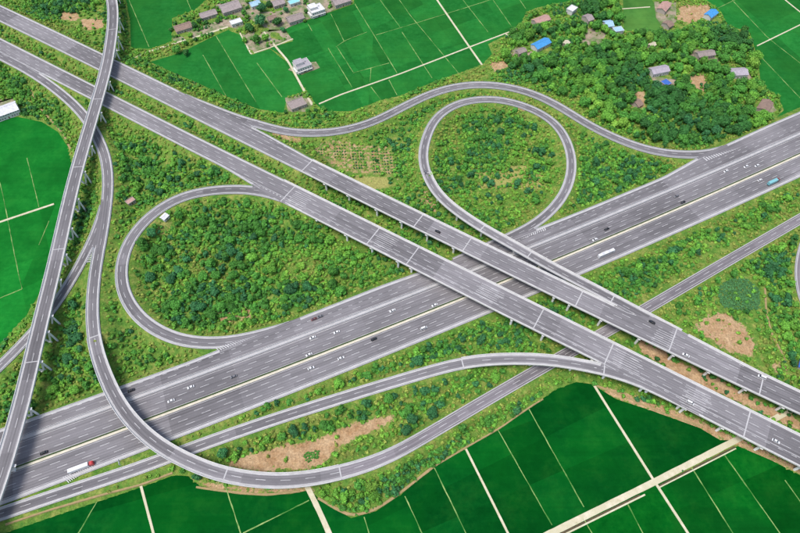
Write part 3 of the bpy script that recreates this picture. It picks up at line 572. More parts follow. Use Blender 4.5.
# piers
def blocked(p, rad=1.0):
    for q in ROADS.values():
        d = q.C[:, :2] - p[:2]; j = int(np.argmin((d ** 2).sum(1)))
        if q.deck[j]: continue
        v = p[:2] - q.C[j, :2]; lat = v @ q.Nl[j]
        if abs(v @ q.T[j]) < 4 and -q.wr[j] - rad < lat < q.wl[j] + rad:
            if q.key == 'M' and (abs(lat) < 1.6 or 17.0 < lat < 20.2): continue
            return True
    return False
def clear_at(r, i, lats): return not any(blocked(at_lat(r, i, l)) for l in lats)
def road_z_under(p):
    best = ground_z(p[0], p[1]); m = ROADS['M']; j = int(np.argmin(((m.C[:, :2] - p[:2]) ** 2).sum(1))); lat = (p[:2] - m.C[j, :2]) @ m.Nl[j]
    return float(max(best, m.C[j, 2]) if -m.wr[j] < lat < m.wl[j] else best)
def pier(k, r, i, root):
    off = np.array(root.location); a, b = -r.wr[i], r.wl[i]; t = r.T[i]; mid = (a + b) / 2
    def loc(lat, along, z): c = r.C[i]; return np.array([c[0] + r.Nl[i, 0] * lat + t[0] * along, c[1] + r.Nl[i, 1] * lat + t[1] * along, z]) - off
    zt = r.C[i, 2] - 1.75
    def ring(l0, l1, al, z): return [loc(l1, -al, z), loc(l1, al, z), loc(l0, al, z), loc(l0, -al, z)]
    if k == 'LV':
        g = min(road_z_under(at_lat(r, i, mid + q_)) for q_ in (-4.6, 0, 4.6)); sh = MB(); sh.hexa(ring(mid - 1.6, mid + 1.6, 1.0, g - 0.8), ring(mid - 1.4, mid + 1.4, 0.9, g + 1.2)); p = sh.build('pier', CONC_PIER, root)
        for sg in (-1, 1):
            ar = MB(); lo = (mid + sg * 0.15, mid + sg * 1.2); hi = (mid + sg * 4.9, mid + sg * 6.2)
            ar.hexa(ring(min(lo), max(lo), 0.6, g + 1.1), ring(min(hi), max(hi), 0.5, zt - 0.04)); ar.build('fork_arm', CONC_PIER, p)
            lg = MB(); c_ = mid + sg * 5.2; gl = road_z_under(at_lat(r, i, c_))
            if not blocked(at_lat(r, i, c_), 0.3): lg.hexa(ring(c_ - 0.5, c_ + 0.5, 0.5, gl - 0.8), ring(c_ - 0.45, c_ + 0.45, 0.45, zt - 0.045)); lg.build('column', CONC_PIER, p)
        ca = MB(); ca.hexa(ring(mid - 6.5, mid + 6.5, 0.85, zt - 0.05), ring(mid - 6.7, mid + 6.7, 0.85, zt + 0.6)); ca.build('cap_beam', CONC_PIER, p)
    else:
        w = b - a; cols = [mid] if w < 12 else [a + 2.6, b - 2.6]
        if w >= 12 and not clear_at(r, i, cols): cols = [mid]
        ca = MB(); hw = w / 2 - (0.1 if w >= 12 else 1.2)
        ca.hexa(ring(mid - hw + 1.2, mid + hw - 1.2, 0.9, zt - 1.4), ring(mid - hw, mid + hw, 0.9, zt - 0.4)); ca.hexa(ring(mid - hw, mid + hw, 0.9, zt - 0.4), ring(mid - hw, mid + hw, 0.9, zt + 0.02)); p = ca.build('pier', CONC_PIER, root)
        for c in cols:
            g = road_z_under(at_lat(r, i, c)); co = MB(); co.tube(loc(c, 0, g - 0.6), loc(c, 0, zt - 1.3), 0.85, 0.85, 12); co.build('column', CONC_PIER, p)
for k, root in PIERS_AT.items():
    r = ROADS[k]; run = runs(r.deck)[0]
    if k == 'LV':
        targets = [(119, 20), (118, 39), (115, 54), (107, 83), (98, 114), (89, 148), (83, 172), (77, 201), (69, 230), (62, 256), (56, 281), (51, 307), (44, 334), (37, 364), (27, 408), (12, 455), (-3, 500), (125, -10), (120, -40)]
        ids = [int(np.argmin(((r.C[:, :2] - P(x - 6, y - 1, 16.5)[:2]) ** 2).sum(1))) for x, y in targets]
    else:
        sp = 24.5; step = r.s[1] - r.s[0]; ids = [int(np.argmin(np.abs(r.s - s))) for s in np.arange(r.s[run[0]] + (1 if r.C[run[0], 2] > 3 else 0), r.s[run[-1]] - 2, sp)]
    done = []
    for i in ids:
        for d in (0, 1, -1, 2, -2, 3, -3, 4, -4):
            j = i + d
            if j < run[0] or j > run[-1]: continue
            mid = (r.wl[j] - r.wr[j]) / 2; w = r.wl[j] + r.wr[j]
            if clear_at(r, j, [mid] if w < 12 else [-r.wr[j] + 2.6, r.wl[j] - 2.6]) and all(abs(r.s[j] - r.s[q]) > 9 for q in done): pier(k, r, j, root); done.append(j); break
        else:
            j = i; mid = (r.wl[j] - r.wr[j]) / 2
            if not blocked(at_lat(r, j, mid)): pier(k, r, j, root); done.append(j)
# expansion joints and the bars painted beside them
JOINTS = {'VU': [302, 415, 462, 576, 668, 762], 'VL': [297, 383, 420, 546, 616, 751], 'LV': [], 'R1': [13.05, 20.05, 22.95], 'R2': [9.05, 12.1], 'R4': [15.7, 18.1, 20, 22.3]}
for k, us in JOINTS.items():
    r = ROADS[k]; root = PIERS_AT[k]
    for u in us:
        i = int(np.argmin(np.abs(r.U - u))); s = r.s[i]
        strips(r, [(s - 0.4, s + 0.4, lambda q: -np.interp(q, r.s, r.wr) + 0.5, lambda q: np.interp(q, r.s, r.wl) - 0.5)], 'expansion_joint', CONC_EDGE, root, dz=0.04, kind=None)
r = ROADS['LV']
for x, y in [(70.5, 168), (55, 250), (35.5, 362), (97, 100), (112, 30)]:
    i = int(np.argmin(((r.C[:, :2] - P(x, y, 16.8)[:2]) ** 2).sum(1))); s = r.s[i]
    strips(r, [(s - 0.3, s + 0.3, -5.1, 5.1)], 'expansion_joint', CONC_EDGE, PIERS_AT['LV'], dz=0.04, kind=None)
def bars(k, u, ln, l0, l1, step=1.7):
    r = ROADS[k]; s = r.s[int(np.argmin(np.abs(r.U - u)))]; root = PIERS_AT[k]; n = int((l1 - l0) / step)
    strips(r, [(s + random.uniform(-1.5, 1), s + ln + random.uniform(-2, 2), l0 + q * step, l0 + q * step + 0.25) for q in range(n)], 'slow_down_bars', PAINT, root, dz=0.032)
bars('VL', 299, 16, -19, -2); bars('VL', 386, 15, -19, -2); bars('VL', 487, 18, -15, -3); bars('VL', 622, 17, -14, -2); bars('VL', 690, 16, -20, -2); bars('VU', 650, 13, 2, 17); bars('VU', 304, 7, 2, 15, 3.6)
# hatched gores between diverging carriageways: (tip, end a, end b, height)
def gore(tip, a, b, z, n=9):
    n = int(n * 1.8)
    t = np.array(P(*tip, z)); A = np.array(P(*a, z)); B = np.array(P(*b, z)); V = []; Fc = []
    for q in range(n):
        u0 = (q + 0.25) / n; u1 = (q + 0.62) / n; bb = len(V); V += [t + (A - t) * u0, t + (B - t) * max(0, u0 - 0.05), t + (B - t) * max(0.0, u1 - 0.05), t + (A - t) * u1]; Fc.append((bb, bb + 1, bb + 2, bb + 3))
    o = obj('gore_marking', V, Fc, PAINT); o['kind'] = 'structure'; return o
gore((104, 459), (62, 477.5), (66, 484.5), 4.56, 12); gore((258, 335), (214, 348), (216, 352.5), 4.56, 10); gore((672, 395.5), (604, 364), (606, 367), 12.45, 16); gore((742, 147), (702, 158), (704, 162), 4.56, 9)
gore((520, 240), (545, 226), (548, 229), 4.56, 8); gore((8, 49), (48, 76), (50, 79), 8.62, 9); gore((97.5, 234), (86, 263), (91, 264), 9.3, 9); gore((222, 114), (258, 127), (258, 132), 9.65, 9); gore((246, 179), (286, 199), (288, 201), 11.3, 7)

# ------------------------------------------------------------------ vegetation
GREENS = np.array([(0.028, 0.118, 0.022), (0.052, 0.185, 0.024), (0.098, 0.260, 0.028), (0.145, 0.295, 0.034), (0.190, 0.245, 0.050), (0.028, 0.122, 0.038)])
def ico(sub):
    bm = bmesh.new(); bmesh.ops.create_icosphere(bm, subdivisions=sub, radius=1); V = np.array([v.co[:] for v in bm.verts]); T = np.array([[v.index for v in f.verts] for f in bm.faces]); bm.free(); return V, T
def leaf_tris(r, centres, normals, size):
    n = len(centres); a = r.normal(size=(n, 3)); a -= normals * (a * normals).sum(1)[:, None]; a /= np.linalg.norm(a, axis=1)[:, None] + 1e-9; b = np.cross(normals, a)
    s = size * r.uniform(0.65, 1.35, (n, 1)); V = np.stack([centres - a * s, centres + a * s * 0.6 - b * s * 0.85, centres + a * s * 0.6 + b * s * 0.85], 1).reshape(-1, 3)
    return V, np.arange(3 * n).reshape(n, 3)
def crown(seed, lobes, leaves, size, flat=0.8, core=True):
    """unit crown: irregular lobes with leaf faces over them, and a dark ragged inside"""
    r = np.random.default_rng(seed); cs = []; 
    for i in range(lobes):
        a = r.uniform(0, 2 * math.pi); d = r.uniform(0.2, 0.68) if i else 0; cs.append((d * math.cos(a), d * math.sin(a), flat * r.uniform(0.35, 1.05) * (1.1 - 0.5 * d), r.uniform(0.28, 0.5) if i else 0.55))
    V = []; Q = []; nb = 0
    if core:
        v, t = ico(1)
        for c in cs:
            vv = v * (1 + r.uniform(-0.22, 0.22, (len(v), 1))) * c[3] * 0.86 + np.array(c[:3]); V.append(vv); Q.append(t + nb); nb += len(vv)
    w = np.array([c[3] ** 2 for c in cs]); pick = r.choice(lobes, leaves, p=w / w.sum()); d = r.normal(size=(leaves, 3)); d[:, 2] = d[:, 2] * 0.9 + 0.25; d /= np.linalg.norm(d, axis=1)[:, None]
    cc = np.array(cs)[pick]; ctr = cc[:, :3] + d * (cc[:, 3:] * r.uniform(0.78, 1.1, (leaves, 1))); nn = d + np.array([0, 0, 0.35]) + r.normal(size=d.shape) * 0.3; nn /= np.linalg.norm(nn, axis=1)[:, None]
    lv, lq = leaf_tris(r, ctr, nn, size); V.append(lv); Q.append(lq + nb)
    return np.concatenate(V), np.concatenate(Q)
def leaf_mat(name, col=None):
    m = bpy.data.materials.new(name); m.use_nodes = True; nt = m.node_tree; b = nt.nodes['Principled BSDF']; b.inputs['Roughness'].default_value = 0.7; b.inputs['Specular IOR Level'].default_value = 0.25
    geo = N(nt, 'ShaderNodeNewGeometry'); no = N(nt, 'ShaderNodeTexNoise', Scale=0.9, Detail=3); nt.links.new(geo.outputs['Position'], no.inputs['Vector'])
    mr = N(nt, 'ShaderNodeMapRange'); mr.inputs[1].default_value = 0.3; mr.inputs[2].default_value = 0.7; mr.inputs[3].default_value = 0.65; mr.inputs[4].default_value = 1.4; nt.links.new(no.outputs['Fac'], mr.inputs[0])
    nf = N(nt, 'ShaderNodeTexNoise', Scale=2.2, Detail=2); nt.links.new(geo.outputs['Position'], nf.inputs['Vector']); mf = N(nt, 'ShaderNodeMapRange'); mf.inputs[1].default_value = 0.32; mf.inputs[2].default_value = 0.68; mf.inputs[3].default_value = 0.55; mf.inputs[4].default_value = 1.5; nt.links.new(nf.outputs['Fac'], mf.inputs[0])
    mq = N(nt, 'ShaderNodeMath', operation='MULTIPLY'); nt.links.new(mr.outputs[0], mq.inputs[0]); nt.links.new(mf.outputs[0], mq.inputs[1])
    vm = N(nt, 'ShaderNodeVectorMath', operation='SCALE'); nt.links.new(mq.outputs[0], vm.inputs['Scale'])
    if col is None:
        a = N(nt, 'ShaderNodeAttribute', attribute_name='tint'); nt.links.new(a.outputs['Color'], vm.inputs[0])
    else:
        oi = N(nt, 'ShaderNodeObjectInfo'); h = N(nt, 'ShaderNodeHueSaturation'); h.inputs['Color'].default_value = (*col, 1); m2 = N(nt, 'ShaderNodeMapRange'); m2.inputs[3].default_value = 0.7; m2.inputs[4].default_value = 1.35
        nt.links.new(oi.outputs['Random'], m2.inputs[0]); nt.links.new(m2.outputs[0], h.inputs['Value']); nt.links.new(h.outputs[0], vm.inputs[0])
    nt.links.new(vm.outputs[0], b.inputs['Base Color']); return m
LEAF = leaf_mat('leaves_mixed'); LEAFS = [leaf_mat('leaves_%d' % i, c) for i, c in enumerate(GREENS)]
BARK = mat('bark', (0.10, 0.075, 0.05), (0.06, 0.045, 0.03), 2.0)
def scatter(spacing, jit=0.48):
    X, Y = np.meshgrid(np.arange(-500, 500, spacing), np.arange(-230, 420, spacing)); X = X + rng.uniform(-jit, jit, X.shape) * spacing; Y = Y + rng.uniform(-jit, jit, Y.shape) * spacing
    X, Y = X.ravel(), Y.ravel(); px, py = pix(np.stack([X, Y, np.full(X.shape, 2.0)], -1)); k = (px > -45) & (px < 845) & (py > -30) & (py < 560); return X[k], Y[k], px[k], py[k]
def inpx(px, py, polys):
    m = np.zeros(px.shape, bool)
    for p in polys: m |= inpoly(px, py, p)
    return m
WOOD = [[(503, 62), (512, 30), (530, 12), (560, 26), (578, 22), (592, -20), (622, -20), (624, 34), (664, 34), (690, 26), (728, 26), (752, 36), (760, 62), (762, 92), (776, 112), (765, 124), (740, 134), (700, 146), (660, 146), (622, 132), (592, 116), (560, 94), (528, 80)]]
LOOPL = [[(133, 240), (160, 222), (200, 206), (255, 206), (290, 214), (345, 240), (392, 268), (372, 284), (330, 300), (280, 318), (230, 332), (186, 328), (146, 306), (130, 270)]]
LOOPR = [[(440, 140), (470, 114), (515, 112), (546, 132), (558, 165), (545, 195), (505, 228), (478, 214), (445, 180)]]
DENSE = [[(150, 458), (200, 436), (280, 402), (400, 350), (470, 325), (520, 318), (470, 352), (400, 370), (300, 406), (200, 438)], [(320, 494), (400, 468), (470, 428), (545, 385), (540, 398), (460, 446), (400, 490), (352, 512)], [(500, 330), (540, 306), (600, 360), (480, 352)], [(640, 300), (800, 222), (800, 300), (760, 300), (715, 290), (690, 318)], [(775, 240), (810, 225), (810, 400), (788, 370), (770, 320)], [(205, 452), (330, 412), (400, 392), (520, 366), (470, 398), (400, 440), (390, 416), (340, 428), (280, 444), (225, 462)],
         [(540, 318), (640, 282), (800, 200), (800, 188), (640, 262)], [(560, 180), (600, 142), (690, 166), (600, 200)], [(30, 10), (60, 0), (100, -10), (100, 10), (62, 14)], [(0, 68), (30, 84), (30, 92), (0, 104)], [(50, 330), (80, 280), (84, 340), (100, 390), (40, 400)], [(165, 166), (210, 160), (240, 182), (190, 184), (150, 200), (120, 215), (116, 170), (125, 140)],
         [(340, 494), (390, 470), (400, 490), (352, 512)], [(410, 470), (480, 410), (530, 400), (460, 446)]]
CLEAR = [[(715, 282), (745, 270), (766, 288), (762, 312), (722, 308)]] + [p for w_, p in SOIL if w_ >= 0.7] + [[(352, 176), (388, 178), (392, 188), (366, 190)]]
YARDS = [[(176, 44), (172, 38), (198, 28), (228, 18), (246, 22), (240, 30), (228, 27), (200, 37)], [(214, 6), (250, -8), (330, -20), (353, 2), (330, 12), (300, 22), (284, 30), (268, 32), (252, 20), (236, 16)], [(251, 53), (242, 34), (262, 30), (284, 30), (292, 39), (272, 46)], [(285, 98), (306, 94), (314, 104), (306, 112), (288, 112)], [(288, 70), (302, 75), (320, 68), (316, 62), (296, 64)],
           [(506, 52), (520, 46), (536, 54), (520, 60)], [(586, 26), (606, 34), (600, 48), (580, 44)], [(654, 2), (676, 2), (676, 22), (664, 30), (656, 18)], [(-8, 117), (16, 110), (14, 98), (-8, 100)], [(722, 68), (744, 84), (752, 80), (748, 70)], [(694, 48), (720, 60), (716, 66), (690, 56)], [(756, 108), (768, 116), (780, 108), (770, 102)], [(650, 76), (676, 80), (672, 90), (660, 92)]]
CLEAR += YARDS + [GARDEN]
# the village: (pixel x, pixel y, width, depth, wall height, turn, roof kind, roof colour, label)
VILLAGE = [
    (302, 64, 13, 10, 6.2, 0, 'flat2', 'palegrey', 'white two-storey house with grey roof standing alone among the rice paddies'),
    (297, 104, 14, 10, 3.4, 0, 'flat', 'dust', 'low grey farm shed at the foot of the straight field path'),
    (5, 110, 20, 13, 5.5, 0.05, 'gable', 'white', 'white warehouse at the left edge beside the paddy'),
    (183, 27, 15, 9, 3.6, 0, 'gable', 'brown', 'low brown roofed farmhouse leftmost in the village row'),
    (208, 14, 15, 8, 3.8, 0, 'gable', 'mauve', 'mauve roofed farmhouse second from the left in the village row'),
    (230, 7, 18, 13, 4.6, 0, 'gable', 'mauve', 'large mauve roofed house above the white annexe at the village edge'),
    (236, 22, 10, 6, 3.6, 0, 'flat', 'white', 'small white annexe at the bottom corner of the village'),
    (255, 4, 9, 7, 4.0, 0, 'gable', 'paleblue', 'small pale blue roofed house at the top between village trees'),
    (272, 18, 8, 6, 3.4, 0, 'gable', 'brown', 'small brown roofed hut behind the walled yard'),
    (278, 3, 11, 8, 4.0, 0, 'gable', 'mauve', 'mauve roofed house at the top edge by the turquoise canopy'),
    (294, 2, 10, 6, 3.4, 0, 'flat', 'turquoise', 'turquoise canopy roof at the top edge of the village'),
    (295, 18, 15, 9, 4.2, 0, 'gable', 'dust', 'greyish pink roofed house at the paddy edge right of the walled yard'),
    (316, 9, 13, 11, 6.0, 0, 'flat2', 'white', 'white flat roofed two-storey house rightmost but one in the village row'),
    (341, 1, 16, 9, 4.4, 0, 'gable', 'mauve', 'long mauve roofed house at the right end of the village row'),
    (541, 20, 17, 9, 4.0, 0, 'gable', 'rose', 'rose striped roofed house at the top left of the wood'),
    (541, 44, 18, 9, 4.2, 0.1, 'gable', 'blue', 'bright blue roofed shed at the left end of the wood'),
    (521, 51, 9, 6, 3.6, 0, 'gable', 'dust', 'small grey roofed house just left of the bright blue shed'),
    (566, 43, 6, 5, 3.0, 0.3, 'gable', 'cream', 'tiny cream roofed hut right of the bright blue shed'),
    (572, 9, 9, 7, 5.0, 0.3, 'flat', 'white', 'small white house at the top edge above the wood'),
    (588, 18, 7, 10, 4.0, 0, 'gable', 'mauve', 'narrow mauve roofed house between two dark trees at the top'),
    (608, 24, 8, 10, 4.2, -0.3, 'gable', 'paleblue', 'pale blue roofed shed left of the small light green plot'),
    (618, 30, 9, 7, 4.0, -0.3, 'flat', 'paleblue', 'white walled pale blue roofed house touching the small light green plot'),
    (664, 7, 15, 9, 4.0, 0.4, 'gable', 'rose', 'rose roofed house at the top right of the small light green plot'),
    (668, 24, 7, 9, 3.6, 0.1, 'gable', 'brown', 'narrow brown hut below the rose roofed house'),
    (711, 14, 13, 8, 4.2, 0.2, 'gable', 'blue', 'vivid blue roofed house beside the bare yard near the top right'),
    (659, 70, 17, 9, 4.4, -0.25, 'gable', 'lavender', 'lavender grey roofed house in the middle of the wood'),
    (666, 83, 7, 7, 3.2, 0, 'flat', 'deepblue', 'small deep blue sheet roof below the lavender grey house'),
    (705, 54, 17, 8, 3.8, -0.3, 'gable', 'dust', 'dusty grey roofed farmhouse among the upper right trees'),
    (737, 72, 17, 10, 4.6, -0.45, 'gable', 'lavender', 'pale lavender roofed house at the right side of the wood'),
    (765, 106, 15, 9, 4.0, 0.35, 'gable', 'brown', 'brown roofed farmhouse at the right corner of the wood by the paddy'),
    (637, 103, 6, 9, 3.0, 0.1, 'gable', 'brown', 'little brown hut on bare soil inside the wood'),
    (652, 45, 7, 5, 3.2, 0.1, 'gable', 'cream', 'small cream hut above the lavender grey house'),
    (804, 365, 6, 5, 2.8, 0.5, 'gable', 'deepblue', 'small deep blue roofed shed at the right edge above the viaduct'),
    (131, 202, 6, 4, 2.6, 0.3, 'flat', 'rose', 'tiny pinkish pump hut in the scrub left of the elongated loop'),
    (167, 221, 5, 4, 2.6, 0.5, 'gable', 'white', 'tiny white hut inside the elongated left loop'),
]
hx = np.array([P(v[0], v[1], 3)[0] for v in VILLAGE]); hy = np.array([P(v[0], v[1], 3)[1] for v in VILLAGE]); hr = np.array([max(v[2], v[3]) * 0.62 for v in VILLAGE])
def near_house(X, Y, extra=0.0):
    m = np.zeros(X.shape, bool)
    for a, b, c in zip(hx, hy, hr): m |= np.hypot(X - a, Y - b - 0.5) < c + extra
    m |= False
    for a, b, c in zip(hx, hy, hr): m |= (np.abs(X - a) < c + extra) & (Y < b) & (Y > b - c - 2.5 - extra)      # nothing tall right in front
    return m
def basic_ok(X, Y, extra):
    return (cell(OCC, X, Y) == 0) & (cell(CLR, X, Y) > extra) & ~cell(rice_mask, X, Y)
trees = []                                     # (x, y, radius, height factor, palette index, zone)
def plant_trees(polys, spacing, rmin, rmax, pal, zone, prob=1.0, skew=1.0):
    X, Y, px, py = scatter(spacing); R = rmin + (rmax - rmin) * rng.random(X.shape) ** skew
    ok = inpx(px, py, polys) & basic_ok(X, Y, 1.0) & (cell(CLR, X, Y) > R * 0.8) & ~near_house(X, Y, 1.6) & ~inpx(px, py, CLEAR) & (rng.random(X.shape) < prob)
    for q in range(4):
        a = q * math.pi / 2; ok &= ~cell(rice_mask, X + R * 0.7 * math.cos(a), Y + R * 0.7 * math.sin(a)); ok &= cell(OCC, X + R * 0.8 * math.cos(a), Y + R * 0.8 * math.sin(a)) == 0
    nz = vnoise(X, Y, 26, 5) * 0.8 + rng.random(X.shape) * 0.3
    for i in np.nonzero(ok)[0]: trees.append((X[i], Y[i], R[i], rng.uniform(0.9, 1.25), pal[min(len(pal) - 1, int(nz[i] * len(pal)))], zone))
plant_trees(WOOD, 6.4, 3.2, 6.6, (5, 0, 0, 1, 2, 1, 3), 'wood', 1.0, 1.2)
plant_trees(LOOPL, 5.2, 1.6, 5.2, (0, 5, 1, 1, 2, 2, 3), 'loopl', 0.8, 1.6)
plant_trees(LOOPR, 5.8, 1.6, 5.0, (0, 1, 5, 2, 3), 'loopr', 0.5, 1.6)
plant_trees(DENSE, 5.0, 1.7, 4.6, (0, 1, 2, 5, 1, 2), 'belt', 0.85, 1.6)
for x, y, R, c in [(372, 487, 4.6, 3), (178, 52, 5.4, 1), (186, 54, 4.4, 0), (195, 27, 4.4, 0), (221, 11, 2.6, 2), (247, 18, 3.4, 2), (262, 25, 7.6, 5), (250, 31, 6.0, 0), (257, 42, 5.6, 1), (266, 39, 4.6, 2), (277, 24, 6.2, 0), (283, 31, 3.6, 5), (245, 41, 3.4, 2), (306, 12, 3.0, 1), (262, 11, 6.4, 5), (270, 6, 4.6, 0), (286, 11, 3.8, 5), (244, 14, 3.8, 1), (248, 2, 3.6, 2), (306, 3, 3.4, 1), (330, 6, 2.8, 1), (200, 22, 3.6, 0), (217, 22, 3.2, 1), (190, 36, 3.2, 2), (324, 109, 3.2, 1), (316, 111, 2.6, 0), (308, 112, 3.0, 1), (286, 112, 2.4, 0), (171, 30, 2.8, 0), (196, 40, 2.6, 0), (305, 21, 2.4, 2), (186, 44, 3.0, 1), (240, 30, 2.4, 2)]:
    p = P(x, y, 2); trees.append((p[0], p[1], R, 1.1, c, 'pruned' if x == 372 else 'village'))
visw = lambda t: t[2] / (1 + (t[1] - CAM[1]) / 900)
trees.sort(key=lambda t: (t[5] in ('pruned', 'village'), visw(t)), reverse=True)
TREES_IND = trees[:300]; TREES_REST = trees[300:]
print('TREES', len(trees))
TPL = [crown(100 + i, 9, 620, 0.12, 0.8) for i in range(6)]
CROWN_ME = {}
def crown_mesh(t, c):
    if (t, c) not in CROWN_ME:
        V, Q = TPL[t]; me = bpy.data.meshes.new('crown'); me.from_pydata(V.tolist(), [], [tuple(q) for q in Q.tolist()]); me.materials.append(LEAFS[c]); me.update(); CROWN_ME[t, c] = me
    return CROWN_ME[t, c]
def trunk_mesh(seed):
    r = random.Random(seed); mb = MB(); mb.tube((0, 0, -0.12), (0.02, 0.01, 0.28), 0.055, 0.04, 7)
    for a in range(4):
        an = a * 1.6 + r.random(); mb.tube((0.02, 0.01, 0.24), (0.36 * math.cos(an), 0.36 * math.sin(an), 0.6 + 0.2 * r.random()), 0.032, 0.012, 5)
    me = bpy.data.meshes.new('trunk'); me.from_pydata([tuple(map(float, v)) for v in mb.v], [], mb.f); me.materials.append(BARK); return me
TRUNKS = [trunk_mesh(i) for i in range(3)]
TONE = ['dark green', 'mid green', 'fresh green', 'light yellow-green', 'olive', 'dark bluish green']
ZLAB = {'wood': 'trees of the village wood', 'loopl': 'trees inside the left loop', 'loopr': 'trees inside the right loop', 'belt': 'trees along the embankments', 'village': 'trees at the village row', 'pruned': None}
SPOTS = {'wood': [(541, 20, 'the rose striped roof'), (541, 44, 'the bright blue shed'), (572, 9, 'the small white house'), (612, 27, 'the pale blue roofs'), (640, 30, 'the light green plot'), (711, 14, 'the vivid blue roof'), (659, 70, 'the lavender grey house'), (705, 54, 'the dusty grey farmhouse'), (737, 72, 'the pale lavender house'), (765, 106, 'the corner farmhouse'), (637, 103, 'the little brown hut'), (600, 128, 'the bend of the outer ramp'), (700, 152, 'the ramp merging with the expressway'), (560, 95, 'the round loop top')],
         'loopl': [(150, 265, 'the left end of the elongated loop'), (200, 215, 'the upper bend of the elongated loop'), (300, 225, 'the lower viaduct abutment'), (240, 310, 'the bare patch inside the elongated loop'), (350, 275, 'the right tip of the elongated loop'), (260, 260, 'the centre of the elongated loop')],
         'loopr': [(500, 150, 'the centre of the round loop'), (500, 210, 'the bottom of the round loop'), (440, 150, 'the left side of the round loop'), (550, 150, 'the right side of the round loop'), (500, 115, 'the top of the round loop')],
         'belt': [(300, 430, 'the orange soil strip'), (450, 410, 'the fork below the arched ramp'), (540, 330, 'the lower viaduct shadow'), (700, 240, 'the expressway embankment at right'), (780, 300, 'the side road at right'), (730, 290, 'the dark vegetable plot'), (600, 170, 'the triangle right of the round loop'), (70, 340, 'the tall viaduct'), (180, 180, 'the scrub above the elongated loop'), (60, 5, 'the top left embankment'), (15, 90, 'the white warehouse'), (370, 495, 'the bottom ramp bend')],
         'village': [(183, 27, 'the leftmost brown farmhouse'), (230, 12, 'the large mauve house'), (256, 40, 'the walled orchard corner'), (278, 26, 'the walled yard'), (310, 110, 'the grey farm shed'), (306, 14, 'the white two-storey village house'), (262, 10, 'the small pale blue village roof')]}
for n_, (x, y, R, hf, c, zone) in enumerate(TREES_IND):
    zg = float(ground_z(x, y)); px_, py_ = pix(np.array([x, y, zg + R])); g = ZLAB[zone]
    if zone == 'pruned': lb = 'big round light green tree beside the curved ramp at the bottom'
    else:
        sx_, sy_, nm = min(SPOTS[zone], key=lambda q: (q[0] - px_) ** 2 + (q[1] - py_) ** 2 * 1.5); dx, dy = px_ - sx_, (py_ - sy_) * 1.3
        rel = 'close to' if abs(dx) + abs(dy) < 9 else ('right of' if dx > 0 else 'left of') if abs(dx) > abs(dy) else ('below' if dy > 0 else 'above')
        lb = '%s %s tree %s %s' % ('large' if R > 4.6 else 'medium' if R > 3.6 else 'small', TONE[c], rel, nm)
    root = thing('broadleaf_tree', lb, 'tree', (x, y, zg), random.uniform(0, 6.28), g); s = R; root.scale = (s, s, s * hf)
    child('trunk', TRUNKS[n_ % 3], root); cr = child('crown', crown_mesh(n_ % 6, c), root); cr.location = (0, 0, 0.25)
def merge(items, tpls):
    """items: (x, y, z, radius, height factor, colour) -> one mesh"""
    VV = []; QQ = []; TT = []; nb = 0
    for n_, (x, y, z, R, hf, col) in enumerate(items):
        V, Q = tpls[n_ % len(tpls)]; a = random.uniform(0, 6.28); ca, sa = math.cos(a), math.sin(a)
        W = np.empty_like(V); W[:, 0] = (V[:, 0] * ca - V[:, 1] * sa) * R + x; W[:, 1] = (V[:, 0] * sa + V[:, 1] * ca) * R + y; W[:, 2] = V[:, 2] * R * hf + z
        VV.append(W); QQ.append(Q + nb); TT.append(np.broadcast_to(col, (len(V), 3))); nb += len(V)
    return np.concatenate(VV), np.concatenate(QQ), np.concatenate(TT)
TPL_MID = [crown(300 + i, 5, 110, 0.21, 0.8) for i in range(5)]
SHR = [crown(200 + i, 2, 34, 0.30, 0.75) for i in range(8)]; TINY = [crown(250 + i, 1, 14, 0.5, 0.7) for i in range(6)]
if TREES_REST:
    V, Q, T = merge([(x, y, float(ground_z(x, y)) + 0.12 * R, R, hf, GREENS[c] * random.uniform(0.75, 1.3)) for x, y, R, hf, c, z in TREES_REST], TPL_MID)
    tag(np_obj('woodland', V, Q, LEAF, T), 'mass of smaller trees filling the woods and belts', 'woodland', kind='stuff')
